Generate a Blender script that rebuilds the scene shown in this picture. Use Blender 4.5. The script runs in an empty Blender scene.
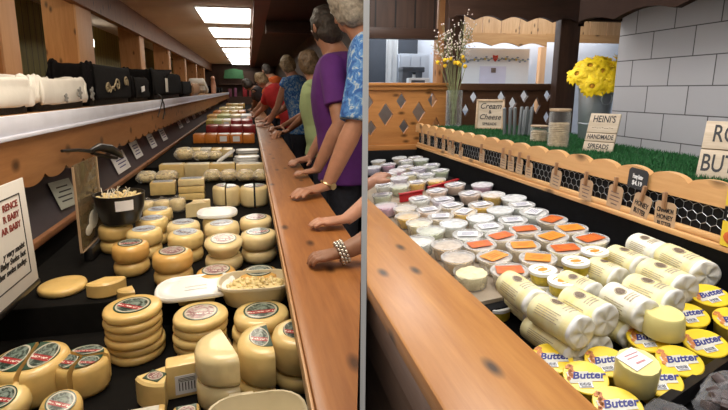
LA1, LA2, LB1, LB2, LB3, LB4, LB5, LF, LL = 25, 14, 24, 15, 18, 7, 28, 9, 6
import bpy, bmesh, math, random
from mathutils import Vector, Matrix
random.seed(7)
PI = math.pi
SC = bpy.context.scene
COL = SC.collection
ZC = 1.44            # eye height above the survey datum
FZ = .14             # the floor, above the same datum (everything is brought down by this much at the end)
FPX, CX, CY = 450.0, 340.0, 170.0          # focal length and optical axis on a 728 x 410 picture
YAW, PITCH = math.radians(11.260364), math.radians(10.080598)
FW = Vector((math.sin(YAW)*math.cos(PITCH), math.cos(YAW)*math.cos(PITCH), -math.sin(PITCH)))
RT = Vector((math.cos(YAW), -math.sin(YAW), 0)); UP = RT.cross(FW)
EYE = Vector((0,0,ZC))
WALLK = .2581     # the added partition runs away from the viewer along this bearing
WN = Vector((1, -WALLK, 0)).normalized()

# ---------------------------------------------------------------- measuring helpers (photo pixel -> point in the place)
def ray(px, py): return RT*((px-CX)/FPX)-UP*((py-CY)/FPX)+FW
def PY(px, py, Y): r = ray(px, py); return EYE+r*(Y/r.y)
def PZ(px, py, z): r = ray(px, py); return EYE+r*((z-ZC)/r.z)
def PH(px, py, h): return PZ(px, py, ZC-h)
def PX(px, py, X): r = ray(px, py); return EYE+r*(X/r.x)
def DEP(p): return (Vector(p)-EYE).dot(FW)
def WM(wpx, p, flat=True):
    """how wide, in metres, something wpx pixels wide at p is"""
    d = DEP(p); t = (Vector(p)-EYE).dot(RT)/d
    return wpx*d/FPX/(math.sqrt(1+t*t) if flat else 1)
def rm(x, y, h=.63):
    """surveyed plan position -> the place's plan position"""
    q = PH(250+390*x/y, 90+390*h/y, h); return q.x, q.y

# ---------------------------------------------------------------- materials
MATS = {}
def newmat(name):
    m = bpy.data.materials.new(name); m.use_nodes = True
    nt = m.node_tree; b = nt.nodes['Principled BSDF']
    MATS[name] = m
    return m, nt, b
def ramp(nt, stops, interp='LINEAR'):
    r = nt.nodes.new('ShaderNodeValToRGB'); r.color_ramp.interpolation = interp
    el = r.color_ramp.elements
    while len(el) < len(stops): el.new(0.5)
    for e, (p, c) in zip(el, stops): e.position = p; e.color = (c[0], c[1], c[2], 1)
    return r
def coords(nt, kind='Object', scale=(1,1,1), rot=(0,0,0)):
    t = nt.nodes.new('ShaderNodeTexCoord'); mp = nt.nodes.new('ShaderNodeMapping')
    mp.inputs['Scale'].default_value = scale; mp.inputs['Rotation'].default_value = rot
    nt.links.new(t.outputs[kind], mp.inputs['Vector'])
    return mp.outputs['Vector']
def noise(nt, vec, scale=5, detail=3, rough=.55, dist=0):
    n = nt.nodes.new('ShaderNodeTexNoise')
    n.inputs['Scale'].default_value = scale; n.inputs['Detail'].default_value = detail
    n.inputs['Roughness'].default_value = rough; n.inputs['Distortion'].default_value = dist
    nt.links.new(vec, n.inputs['Vector']); return n
def bump(nt, b, out, strength=.2, dist=.01):
    bp = nt.nodes.new('ShaderNodeBump'); bp.inputs['Strength'].default_value = strength; bp.inputs['Distance'].default_value = dist
    nt.links.new(out, bp.inputs['Height']); nt.links.new(bp.outputs['Normal'], b.inputs['Normal'])
def math_(nt, op, a, b=None, clamp=False):
    n = nt.nodes.new('ShaderNodeMath'); n.operation = op; n.use_clamp = clamp
    for i, v in enumerate((a, b)):
        if v is None: continue
        if isinstance(v, (int, float)): n.inputs[i].default_value = v
        else: nt.links.new(v, n.inputs[i])
    return n.outputs[0]
def mixc(nt, fac, a, b):
    n = nt.nodes.new('ShaderNodeMix'); n.data_type = 'RGBA'
    if isinstance(fac, (int, float)): n.inputs[0].default_value = fac
    else: nt.links.new(fac, n.inputs[0])
    for i, v in ((6, a), (7, b)):
        if isinstance(v, tuple): n.inputs[i].default_value = (v[0], v[1], v[2], 1)
        else: nt.links.new(v, n.inputs[i])
    return n.outputs[2]
def plain(name, col, rough=.5, var=.12, scale=30, bmp=0, metal=0, coat=0, spec=.5, sheen=0, subs=0):
    m, nt, b = newmat(name)
    v = coords(nt); n = noise(nt, v, scale, 4)
    lo = tuple(max(0, c*(1-var)) for c in col); hi = tuple(min(1, c*(1+var)) for c in col)
    r = ramp(nt, [(.3, lo), (.7, hi)]); nt.links.new(n.outputs['Fac'], r.inputs['Fac'])
    nt.links.new(r.outputs['Color'], b.inputs['Base Color'])
    b.inputs['Roughness'].default_value = rough; b.inputs['Metallic'].default_value = metal
    b.inputs['Specular IOR Level'].default_value = spec
    b.inputs['Coat Weight'].default_value = coat; b.inputs['Coat Roughness'].default_value = .12
    if sheen: b.inputs['Sheen Weight'].default_value = sheen
    if subs:
        b.inputs['Subsurface Weight'].default_value = subs; b.inputs['Subsurface Radius'].default_value = (.02, .012, .006); b.inputs['Subsurface Scale'].default_value = .3
    if bmp: bump(nt, b, n.outputs['Fac'], bmp, .004)
    return m
def wood(name, dark, light, axis='y', rough=.4, scale=1.0, knots=True, coat=0, knotcol=None):
    m, nt, b = newmat(name)
    st = {'x': (1.2, 14, 14), 'y': (14, 1.2, 14), 'z': (14, 14, 1.2)}[axis]
    v = coords(nt, scale=tuple(s*scale for s in st))
    n = noise(nt, v, 1.6, 6, .6, .8)
    n2 = noise(nt, coords(nt, scale=tuple(s*scale*4 for s in st)), 2.0, 4, .6)
    f = math_(nt, 'ADD', math_(nt, 'MULTIPLY', n.outputs['Fac'], .7), math_(nt, 'MULTIPLY', n2.outputs['Fac'], .3))
    r = ramp(nt, [(.32, dark), (.5, tuple((a+c)/2 for a, c in zip(dark, light))), (.66, light)])
    nt.links.new(f, r.inputs['Fac']); out = r.outputs['Color']
    if knots:
        tc = nt.nodes.new('ShaderNodeTexCoord'); sp = nt.nodes.new('ShaderNodeSeparateXYZ'); nt.links.new(tc.outputs['Object'], sp.inputs[0])
        X_, Y_, Z_ = sp.outputs
        u, l = {'x': (math_(nt, 'ADD', Y_, Z_), X_), 'y': (math_(nt, 'ADD', X_, math_(nt, 'MULTIPLY', Z_, .6)), Y_), 'z': (math_(nt, 'ADD', X_, Y_), Z_)}[axis]
        cmb = nt.nodes.new('ShaderNodeCombineXYZ'); nt.links.new(math_(nt, 'MULTIPLY', u, 7.5*scale), cmb.inputs[0]); nt.links.new(math_(nt, 'MULTIPLY', l, 3.4*scale), cmb.inputs[1])
        vo = nt.nodes.new('ShaderNodeTexVoronoi'); vo.voronoi_dimensions = '2D'; vo.inputs['Scale'].default_value = 1.0; nt.links.new(cmb.outputs[0], vo.inputs['Vector'])
        k = ramp(nt, [(.03, (1,1,1)), (.075, (.55,.55,.55)), (.12, (0,0,0))]); nt.links.new(vo.outputs['Distance'], k.inputs['Fac'])
        out = mixc(nt, k.outputs['Color'], out, knotcol or tuple(c*.3 for c in dark))
    nt.links.new(out, b.inputs['Base Color'])
    b.inputs['Roughness'].default_value = rough; b.inputs['Coat Weight'].default_value = coat; b.inputs['Coat Roughness'].default_value = .2
    bump(nt, b, f, .08, .003)
    return m
def film(name, col, opac=.3, rough=.1, gloss=.35):
    """thin clear or milky plastic"""
    m, nt, b = newmat(name)
    nt.nodes.remove(b)
    out = nt.nodes['Material Output']
    t = nt.nodes.new('ShaderNodeBsdfTransparent'); d = nt.nodes.new('ShaderNodeBsdfPrincipled')
    d.inputs['Base Color'].default_value = (*col, 1); d.inputs['Roughness'].default_value = rough
    v = coords(nt); n = noise(nt, v, 60, 2)
    lw = nt.nodes.new('ShaderNodeLayerWeight'); lw.inputs['Blend'].default_value = .35
    f = math_(nt, 'ADD', math_(nt, 'MULTIPLY', lw.outputs['Facing'], gloss), math_(nt, 'MULTIPLY', n.outputs['Fac'], opac*2), True)
    mx = nt.nodes.new('ShaderNodeMixShader'); nt.links.new(f, mx.inputs[0])
    nt.links.new(t.outputs[0], mx.inputs[1]); nt.links.new(d.outputs[0], mx.inputs[2]); nt.links.new(mx.outputs[0], out.inputs['Surface'])
    return m
def radial(nt):
    """distance from centre and the two offsets, over the label's own bounding box"""
    t = nt.nodes.new('ShaderNodeTexCoord'); s = nt.nodes.new('ShaderNodeSeparateXYZ'); nt.links.new(t.outputs['Generated'], s.inputs[0])
    x = math_(nt, 'MULTIPLY', math_(nt, 'SUBTRACT', s.outputs[0], .5), 2); y = math_(nt, 'MULTIPLY', math_(nt, 'SUBTRACT', s.outputs[1], .5), 2)
    d = math_(nt, 'SQRT', math_(nt, 'ADD', math_(nt, 'MULTIPLY', x, x), math_(nt, 'MULTIPLY', y, y)))
    return d, x, y, t.outputs['Generated']
def cheese_label(name, pal, ring, band, fill):
    m, nt, b = newmat(name)
    d, x, y, g = radial(nt)
    n = noise(nt, g, 4.2, 3, .6, 1.0)
    pic = ramp(nt, pal); nt.links.new(n.outputs['Fac'], pic.inputs['Fac'])
    c = pic.outputs['Color']
    yy = math_(nt, 'ADD', y, math_(nt, 'MULTIPLY', x, .25))
    inb = math_(nt, 'MULTIPLY', math_(nt, 'GREATER_THAN', yy, -.42), math_(nt, 'LESS_THAN', yy, -.05))
    c = mixc(nt, inb, c, band)
    ws = nt.nodes.new('ShaderNodeTexNoise'); ws.inputs['Scale'].default_value = 14; nt.links.new(g, ws.inputs['Vector'])
    ln = math_(nt, 'MULTIPLY', math_(nt, 'MULTIPLY', math_(nt, 'GREATER_THAN', yy, -.3), math_(nt, 'LESS_THAN', yy, -.16)), math_(nt, 'GREATER_THAN', ws.outputs['Fac'], .5))
    c = mixc(nt, ln, c, (.8,.78,.7))
    c = mixc(nt, math_(nt, 'GREATER_THAN', d, .80), c, fill)
    c = mixc(nt, math_(nt, 'GREATER_THAN', d, .90), c, ring)
    nt.links.new(c, b.inputs['Base Color']); b.inputs['Roughness'].default_value = .3; b.inputs['Coat Weight'].default_value = .4
    return m

M = {}
M['pine_a'] = wood('orange_pine_counter', (.24,.085,.022), (.40,.165,.045), 'y', .42, 1, True, .12)
M['pine_b'] = wood('honey_pine_counter', (.37,.145,.034), (.52,.24,.065), 'y', .4, 1, True, .1, (.07,.04,.022))
M['pine_edge'] = wood('worn_plank_edge', (.42,.22,.10), (.60,.36,.18), 'y', .4, 1, False)
M['pine_post'] = wood('pine_post_wood', (.44,.19,.065), (.60,.30,.12), 'z', .5, 1, True)
M['pine_post_edge'] = wood('pine_post_edge_wood', (.62,.34,.17), (.74,.44,.24), 'z', .5, 1, False)
M['pine_dark'] = wood('dark_brown_pine', (.17,.07,.03), (.28,.12,.05), 'z', .5, 1, True)  # dark brown pine of the header, rail and cabinet body
M['pine_rail'] = wood('reddish_pine_rail', (.36,.13,.05), (.50,.20,.09), 'y', .4, 1, False)
M['scallop_a'] = wood('scalloped_pine', (.26,.11,.035), (.36,.165,.06), 'y', .45, 1, True)
M['pine_b_y'] = wood('light_pine_along', (.58,.30,.11), (.74,.45,.20), 'y', .4, 1, True)
M['pine_b_x'] = wood('light_pine_across', (.34,.17,.065), (.46,.26,.11), 'x', .4, 1, True)
M['pine_b_z'] = wood('light_pine_upright', (.36,.20,.09), (.52,.32,.16), 'z', .4, 1.3, True)
M['fence_wood'] = wood('fence_pine', (.40,.155,.04), (.56,.25,.075), 'x', .35, 1, True, .2)
M['stain'] = wood('dark_stained_wood', (.045,.022,.014), (.085,.043,.027), 'x', .45, 1, False)
M['stain_z'] = wood('dark_stained_upright', (.05,.024,.014), (.10,.05,.03), 'z', .45, 1, False)
M['brown_fence'] = wood('dark_brown_fence', (.075,.032,.015), (.13,.06,.028), 'x', .4, 1, False)  # a darker brown than the honey pine fence
M['base_b'] = wood('brown_counter_panel', (.22,.13,.09), (.34,.22,.155), 'y', .3, 1, False, .2)
M['hood_wood'] = plain('dark_hood_stain', (.026,.014,.010), .9, .2, 8, spec=.1)
M['stain_y'] = wood('dark_stained_along', (.04,.02,.014), (.075,.04,.027), 'y', .5, 1, False)
M['greywood'] = wood('weathered_grey_wood', (.16,.17,.18), (.32,.34,.35), 'z', .7, 2, False)
M['signwood'] = wood('pale_sign_wood', (.42,.33,.23), (.58,.48,.36), 'x', .7, 2, False)
M['signwood_edge'] = wood('sign_frame_wood', (.40,.27,.16), (.55,.40,.26), 'z', .6, 2, False)
M['redbrown'] = plain('reddish_beam_paint', (.20,.055,.035), .5, .15, 6)
M['panel_brown'] = wood('brown_wall_panelling', (.05,.022,.013), (.085,.038,.022), 'y', .55, 1, False)
M['panel_green'] = wood('olive_wall_panelling', (.08,.075,.018), (.15,.14,.035), 'z', .6, 1, False)
M['ceil_a'] = plain('cream_ceiling_paint', (.80,.68,.56), .8, .05, 3)
M['ceil_b'] = plain('pale_ceiling_paint', (.62,.55,.52), .8, .05, 3)
M['floor'] = plain('brown_floor_tile', (.12,.085,.06), .5, .2, 4)
M['black'] = plain('black_display_liner', (.006,.0055,.005), .85, .2, 40, spec=.12)
M['black_b'] = plain('black_case_liner', (.008,.008,.009), .75, .2, 40, spec=.15)
M['black_plastic'] = plain('black_plastic', (.015,.014,.014), .3, .2, 40)
M['black_cloth'] = plain('black_basket_cloth', (.0065,.006,.0065), .95, .3, 60, .5, spec=.1)
M['wicker_black'] = plain('black_wicker', (.010,.009,.008), .7, .5, 120, .8, spec=.2)
M['white_cloth'] = plain('white_cotton_cloth', (.66,.64,.59), .9, .05, 18, .5)
M['metal_strip'] = plain('white_metal_strip', (.66,.69,.80), .3, .06, 10)
M['shelf_top'] = wood('shelf_top_wood', (.42,.22,.09), (.56,.32,.14), 'y', .5, 1, False)
M['partition'] = plain('added_partition_white', (.93,.93,.93), .8, .01, 4)
M['cheese'] = plain('pale_yellow_cheese', (.80,.60,.25), .38, .08, 22, .25, coat=.5, subs=.12)
M['cheese_pale'] = plain('ivory_cheese', (.82,.67,.36), .38, .08, 22, .25, coat=.5, subs=.12)
M['cheese_gold'] = plain('golden_cheese', (.74,.51,.18), .38, .10, 20, .25, coat=.5, subs=.12)
M['cheese_orange'] = plain('orange_cheese_rind', (.70,.41,.115), .36, .12, 18, .25, coat=.5, subs=.1)
M['cheese_cut'] = plain('cut_cheese', (.66,.45,.16), .35, .14, 14, .3, coat=.6)
M['cheddar'] = plain('cheddar_orange', (.62,.20,.03), .35, .12, 25, .2, coat=.4)
M['redwax'] = plain('red_wax', (.36,.018,.02), .35, .2, 25, .2, coat=.4)
M['greenwrap'] = plain('pale_green_wrap', (.50,.52,.20), .4, .15, 20)
M['yellowwrap'] = plain('mustard_wrap', (.46,.33,.06), .4, .2, 20)
M['curds'] = plain('cheese_curds', (.80,.66,.34), .5, .12, 30, .3, subs=.1)
M['curdbag'] = film('curd_bag_film', (.85,.8,.68), .2, .15, .45)
M['paper'] = plain('white_paper', (.74,.73,.70), .6, .03, 10)
M['label_white'] = plain('white_label_paper', (.80,.80,.82), .4, .03, 10)
M['label_warm'] = plain('cream_label_paper', (.62,.60,.52), .5, .12, 40)
M['card'] = plain('grey_green_card', (.36,.38,.33), .5, .06, 10)
M['ink'] = plain('black_ink', (.012,.012,.014), .6, .1, 10)
M['ink_maroon'] = plain('maroon_ink', (.25,.035,.025), .6, .1, 10)
M['ink_navy'] = plain('navy_ink', (.022,.028,.20), .5, .1, 10)
M['ink_brown'] = plain('brown_print', (.17,.12,.10), .6, .3, 60)
M['ink_white'] = plain('white_chalk', (.78,.78,.78), .7, .05, 10)
M['pricestrip'] = plain('dark_violet_price_strip', (.05,.042,.052), .45, .15, 10)
M['white_plastic'] = plain('white_food_plastic', (.80,.82,.82), .3, .02, 8, coat=.2)
M['cream_plastic'] = plain('cream_food_plastic', (.74,.66,.47), .35, .03, 8, coat=.2)
M['glass'] = film('clear_glass', (.75,.8,.8), .035, .03, .5)
M['tub_clear'] = film('clear_tub_plastic', (.8,.8,.79), .10, .08, .55)
M['lid_clear'] = film('clear_lid_plastic', (.9,.9,.9), .17, .08, .5)
M['lid_milky'] = film('milky_lid_plastic', (.86,.88,.90), .42, .15, .5)
M['bagfilm'] = film('clear_bag_film', (.75,.75,.78), .04, .05, .25)
M['printfilm'] = film('printed_sign_film', (.16,.12,.06), .38, .1, .4)
for k, c in dict(cream=(.80,.72,.44), tan=(.52,.37,.19), white=(.78,.79,.72), green=(.55,.60,.40), pink=(.62,.36,.46),
                 yellow=(.80,.50,.06), peach=(.76,.56,.42), beige=(.66,.55,.38), lilac=(.62,.56,.68)).items():
    M['food_'+k] = plain(k+'_spread', c, .5, .16, 60, .6)
M['lab_orange'] = plain('orange_label_paper', (.82,.29,.03), .4, .05, 12)
M['lab_red'] = plain('red_orange_label_paper', (.62,.13,.025), .4, .08, 12)
M['red_tray'] = plain('red_tray_plastic', (.50,.012,.02), .3, .05, 12, coat=.3)
M['traypaper'] = plain('tan_tray_liner', (.36,.29,.21), .7, .12, 12)
M['butter_yellow'] = plain('butter_cup_yellow', (.88,.62,.03), .35, .05, 12, coat=.3)
M['butter_side'] = plain('butter_cup_side', (.86,.66,.10), .35, .05, 12, coat=.3)
M['butter_pale'] = plain('pale_butter', (.84,.74,.30), .4, .06, 20, .15, coat=.3)
M['lid_honey'] = plain('white_cup_lid', (.86,.86,.84), .3, .02, 12)
M['honey_side'] = plain('honey_cup_label', (.55,.42,.03), .35, .45, 55, coat=.2)
M['kraft'] = plain('kraft_tag_card', (.50,.345,.21), .8, .08, 20)
M['clip'] = plain('clothes_clip_wood', (.36,.20,.10), .6, .15, 30)
M['wire'] = plain('galvanised_wire', (.33,.345,.355), .35, .1, 20, metal=.7)
M['grass'] = plain('artificial_turf_green', (.012,.10,.022), .8, .4, 90)
M['grass_base'] = plain('turf_backing', (.012,.065,.018), .9, .3, 60)
M['bucket'] = plain('galvanised_steel', (.42,.46,.50), .38, .12, 9, metal=.75)
M['petal'] = plain('sunflower_petal', (.88,.62,.005), .6, .14, 25)
M['flower_eye'] = plain('flower_centre', (.60,.27,.01), .8, .3, 60)
M['billy'] = plain('yellow_dried_flower', (.80,.50,.02), .8, .15, 60)
M['stemgreen'] = plain('dried_stem', (.22,.24,.11), .8, .2, 30)
M['seedwhite'] = plain('dried_white_blossom', (.62,.52,.45), .8, .2, 30)
M['twine'] = plain('jute_twine', (.46,.35,.21), .85, .25, 60, .6)
M['wall_blue'] = plain('pale_blue_grey_wall', (.58,.64,.74), .7, .04, 5)
M['wall_white'] = plain('white_blue_wall', (.74,.78,.82), .7, .03, 5)
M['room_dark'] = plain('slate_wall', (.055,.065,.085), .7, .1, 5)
M['chrome'] = plain('brushed_steel', (.5,.53,.56), .3, .08, 20, metal=.8)
M['slate_machine'] = plain('slate_enamel', (.07,.085,.11), .35, .1, 20)
M['choc'] = plain('dark_chocolate_pieces', (.045,.022,.018), .45, .3, 40, .4)
M['yellow_sign'] = plain('yellow_sign_board', (.82,.60,.04), .5, .06, 12)
M['chalk_card'] = plain('black_chalk_card', (.028,.03,.034), .7, .15, 30)
M['skin'] = plain('sunned_skin', (.42,.205,.125), .5, .08, 30, .1, subs=.08)
M['skin_pale'] = plain('pink_skin', (.50,.26,.175), .5, .08, 30, .1, subs=.08)
M['skin_dark'] = plain('tanned_skin', (.27,.125,.07), .5, .10, 30, .12, subs=.05)
M['hair_dark'] = plain('dark_brown_hair', (.035,.026,.020), .6, .5, 70, .8)
M['hair_brown'] = plain('brown_hair', (.12,.075,.04), .6, .45, 70, .8)
M['hair_grey'] = plain('silver_grey_hair', (.28,.25,.205), .6, .4, 60, .8)
M['hair_blond'] = plain('greying_blond_hair', (.26,.18,.095), .6, .4, 60, .8)
M['shirt_purple'] = plain('purple_jersey', (.105,.020,.185), .85, .12, 12, .2)
M['shirt_green'] = plain('pale_green_jersey', (.37,.48,.24), .85, .06, 12, .2)
M['shirt_red'] = plain('red_jersey', (.50,.022,.022), .85, .10, 12, .2)
M['shirt_orange'] = plain('orange_jersey', (.66,.12,.02), .85, .08, 12, .2)
M['shirt_dark'] = plain('dark_jersey', (.03,.022,.025), .85, .15, 12, .2)
M['trousers'] = plain('dark_denim', (.03,.033,.05), .85, .2, 40, .2)
M['thread'] = plain('pale_gold_thread', (.34,.27,.16), .7)
M['embroid'] = plain('grey_embroidery', (.20,.20,.19), .9)
M['silver'] = plain('silver_links', (.62,.60,.56), .25, .1, 30, metal=.9)
M['gold'] = plain('gold_watch_metal', (.55,.42,.22), .3, .1, 30, metal=.9)
M['eye_white'] = plain('eye_white', (.7,.68,.64), .3, .02, 10)
M['shoe'] = plain('black_shoe', (.02,.02,.02), .5, .1, 20)
M['lips'] = plain('lips', (.36,.12,.10), .5, .05, 20)
def lamp_mat(name, col, st):
    m, nt, b = newmat(name); nt.nodes.remove(b)
    e = nt.nodes.new('ShaderNodeEmission'); e.inputs[0].default_value = (*col, 1); e.inputs[1].default_value = st
    nt.links.new(e.outputs[0], nt.nodes['Material Output'].inputs[0]); return m
M['diffuser'] = lamp_mat('lit_diffuser', (1,.93,.82), 5.0)
M['label_dark'] = cheese_label('green_ringed_label', [(.3,(.008,.02,.014)), (.46,(.02,.04,.03)), (.6,(.25,.32,.28)), (.72,(.02,.05,.03))], (.012,.06,.035), (.36,.02,.025), (.55,.52,.42))
M['label_blue'] = cheese_label('pale_blue_label', [(.3,(.05,.07,.11)), (.45,(.40,.48,.60)), (.6,(.62,.68,.76)), (.75,(.12,.16,.2))], (.45,.50,.56), (.10,.06,.09), (.60,.62,.62))
M['label_pink'] = cheese_label('red_and_green_label', [(.3,(.03,.045,.05)), (.45,(.28,.10,.11)), (.6,(.45,.43,.38)), (.72,(.05,.10,.05))], (.03,.07,.04), (.20,.05,.06), (.5,.45,.35))
def blue_print():
    m, nt, b = newmat('blue_floral_print')
    v = coords(nt); n = noise(nt, v, 22, 3, .6, 1.5)
    r = ramp(nt, [(.30, (.015,.06,.24)), (.44, (.03,.13,.42)), (.55, (.10,.26,.55)), (.62, (.42,.50,.55)), (.72, (.05,.16,.42))])
    nt.links.new(n.outputs['Fac'], r.inputs['Fac']); nt.links.new(r.outputs['Color'], b.inputs['Base Color']); b.inputs['Roughness'].default_value = .8
    return m
M['shirt_blue'] = blue_print()
def block_wall():
    """painted concrete blocks, running bond, in the wall's own (along, up) axes"""
    m, nt, b = newmat('painted_block_wall')
    t = nt.nodes.new('ShaderNodeTexCoord'); s = nt.nodes.new('ShaderNodeSeparateXYZ'); nt.links.new(t.outputs['Object'], s.inputs[0])
    c = nt.nodes.new('ShaderNodeCombineXYZ'); nt.links.new(s.outputs[1], c.inputs[0]); nt.links.new(s.outputs[2], c.inputs[1])
    br = nt.nodes.new('ShaderNodeTexBrick'); nt.links.new(c.outputs[0], br.inputs['Vector'])
    br.inputs['Scale'].default_value = 1; br.inputs['Mortar Size'].default_value = .0022; br.inputs['Mortar Smooth'].default_value = .2
    br.inputs['Brick Width'].default_value = .184; br.inputs['Row Height'].default_value = .112; br.offset = .5
    br.inputs['Color1'].default_value = (.33,.325,.34,1); br.inputs['Color2'].default_value = (.355,.35,.365,1); br.inputs['Mortar'].default_value = (.055,.05,.05,1)
    n = noise(nt, t.outputs['Object'], 30, 4)
    nt.links.new(br.outputs['Color'], b.inputs['Base Color']); b.inputs['Roughness'].default_value = .6
    h = math_(nt, 'ADD', math_(nt, 'MULTIPLY', br.outputs['Fac'], -1.0), math_(nt, 'MULTIPLY', n.outputs['Fac'], .15)); bump(nt, b, h, .5, .006)
    return m
M['blocks'] = block_wall()
def boards(name, base, dark, width, axis=0):
    m, nt, b = newmat(name)
    t = nt.nodes.new('ShaderNodeTexCoord'); s = nt.nodes.new('ShaderNodeSeparateXYZ'); nt.links.new(t.outputs['Object'], s.inputs[0])
    f = math_(nt, 'FRACT', math_(nt, 'DIVIDE', s.outputs[axis], width)); g = math_(nt, 'LESS_THAN', f, .09)
    v = coords(nt, scale=(14,14,1.2)); n = noise(nt, v, 1.6, 5, .6, .6)
    r = ramp(nt, [(.3, tuple(c*.7 for c in base)), (.7, tuple(c*1.25 for c in base))]); nt.links.new(n.outputs['Fac'], r.inputs['Fac'])
    nt.links.new(mixc(nt, g, r.outputs['Color'], dark), b.inputs['Base Color']); b.inputs['Roughness'].default_value = .5
    bump(nt, b, math_(nt, 'MULTIPLY', g, -1.0), .5, .008)
    return m
M['boards_dark'] = boards('dark_board_panelling', (.07,.034,.02), (.012,.007,.005), .16)
M['boards_back'] = boards('olive_board_panelling', (.26,.24,.06), (.04,.035,.012), .14, 1)
M['boards_post'] = boards('brown_board_panelling', (.12,.06,.03), (.03,.015,.01), .14, 1)

# ---------------------------------------------------------------- mesh building
class MB:
    def __init__(s): s.bm = bmesh.new()
    def box(s, c, size, rot=None, bev=0):
        r = bmesh.ops.create_cube(s.bm, size=1); vs = r['verts']
        bmesh.ops.scale(s.bm, vec=size, verts=vs)
        if bev:
            es = list({e for v in vs for e in v.link_edges})
            g = bmesh.ops.bevel(s.bm, geom=es, offset=bev, segments=2, affect='EDGES', profile=.5)
            vs = list({v for f in g['faces'] for v in f.verts} | {v for v in vs if v.is_valid})
        if rot is not None: bmesh.ops.rotate(s.bm, cent=(0,0,0), matrix=rot, verts=vs)
        bmesh.ops.translate(s.bm, vec=c, verts=vs); return vs
    def span(s, a, b, bev=0):
        a, b = Vector(a), Vector(b); return s.box((a+b)/2, tuple(abs(x) for x in (b-a)), bev=bev)
    def prism(s, pts, vec, holes=()):
        """polygon (3-D points) swept along vec"""
        vec = Vector(vec)
        lo = [s.bm.verts.new(p) for p in pts]; hi = [s.bm.verts.new(Vector(p)+vec) for p in pts]
        n = len(pts)
        s.bm.faces.new(lo[::-1]); s.bm.faces.new(hi)
        for i in range(n): s.bm.faces.new((lo[i], lo[(i+1) % n], hi[(i+1) % n], hi[i]))
        return lo+hi
    def lathe(s, prof, n=32, c=(0,0,0), wob=0, a0=0, a1=2*PI, sx=1, sy=1):
        c = Vector(c); full = abs(a1-a0-2*PI) < 1e-6
        cols = n if full else n+1
        rings = []
        ph = random.random()*6
        for r, z in prof:
            if r < 1e-6: rings.append([s.bm.verts.new(c+Vector((0,0,z)))]); continue
            ring = []
            for i in range(cols):
                a = a0+(a1-a0)*i/n
                q = r*(1+wob*math.sin(3*a+ph)+wob*.6*math.sin(5*a-ph))
                ring.append(s.bm.verts.new(c+Vector((q*math.cos(a)*sx, q*math.sin(a)*sy, z))))
            rings.append(ring)
        for A, B in zip(rings, rings[1:]):
            m = cols if full else cols-1
            for i in range(m):
                j = (i+1) % cols
                if len(A) == 1 and len(B) == 1: continue
                if len(A) == 1: s.bm.faces.new((A[0], B[j], B[i]))
                elif len(B) == 1: s.bm.faces.new((A[i], A[j], B[0]))
                else: s.bm.faces.new((A[i], A[j], B[j], B[i]))
        if not full:
            for k in (0, -1):
                vs = []
                for R in rings:
                    v = R[0] if len(R) == 1 else R[k]
                    if v not in vs: vs.append(v)
                if len(vs) > 2:
                    try: s.bm.faces.new(vs if k == -1 else vs[::-1])
                    except ValueError: pass
        return [v for R in rings for v in R]
    def tube(s, pts, rad, n=8, cap=True, flat=None):
        pts = [Vector(p) for p in pts]
        if isinstance(rad, (int, float)): rad = [rad]*len(pts)
        rings = []; up = None
        for i, p in enumerate(pts):
            t = (pts[min(i+1, len(pts)-1)]-pts[max(i-1, 0)]).normalized()
            if up is None:
                up = Vector((0,0,1)) if abs(t.z) < .9 else Vector((0,1,0))
            sd = t.cross(up).normalized(); up = sd.cross(t).normalized()
            fl = flat or 1
            rings.append([s.bm.verts.new(p+(sd*math.cos(a)+up*math.sin(a)*fl)*rad[i]) for a in (2*PI*k/n for k in range(n))])
        for A, B in zip(rings, rings[1:]):
            for i in range(n): s.bm.faces.new((A[i], A[(i+1) % n], B[(i+1) % n], B[i]))
        if cap:
            s.bm.faces.new(rings[0][::-1]); s.bm.faces.new(rings[-1])
        return [v for R in rings for v in R]
    def ball(s, c, r, seg=12, rings=8, rot=None):
        r = (r, r, r) if isinstance(r, (int, float)) else r
        vs = bmesh.ops.create_uvsphere(s.bm, u_segments=seg, v_segments=rings, radius=1)['verts']
        bmesh.ops.scale(s.bm, vec=r, verts=vs)
        if rot is not None: bmesh.ops.rotate(s.bm, cent=(0,0,0), matrix=rot, verts=vs)
        bmesh.ops.translate(s.bm, vec=c, verts=vs); return vs
    def rings(s, rings, closed_ends=True):
        R = [[s.bm.verts.new(p) for p in ring] for ring in rings]; n = len(R[0])
        for A, B in zip(R, R[1:]):
            for i in range(n): s.bm.faces.new((A[i], A[(i+1) % n], B[(i+1) % n], B[i]))
        if closed_ends: s.bm.faces.new(R[0][::-1]); s.bm.faces.new(R[-1])
        return [v for r in R for v in r]
    def jitter(s, amp, seed=1):
        rnd = random.Random(seed)
        for v in s.bm.verts: v.co += Vector((rnd.uniform(-amp, amp), rnd.uniform(-amp, amp), rnd.uniform(-amp, amp)))
    def clip(s, side):
        """end the shape where the added partition stands: side 'a' keeps what is left of it, 'b' what is right"""
        off = WN*(-.008 if side == 'a' else .008)
        g = s.bm.verts[:]+s.bm.edges[:]+s.bm.faces[:]
        r = bmesh.ops.bisect_plane(s.bm, geom=g, plane_co=off, plane_no=WN, clear_outer=side == 'a', clear_inner=side == 'b')
        es = [e for e in r['geom_cut'] if isinstance(e, bmesh.types.BMEdge)]
        if es:
            try: bmesh.ops.contextual_create(s.bm, geom=es) if len(es) < 3 else bmesh.ops.edgenet_fill(s.bm, edges=es)
            except Exception: pass
        return s
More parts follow.
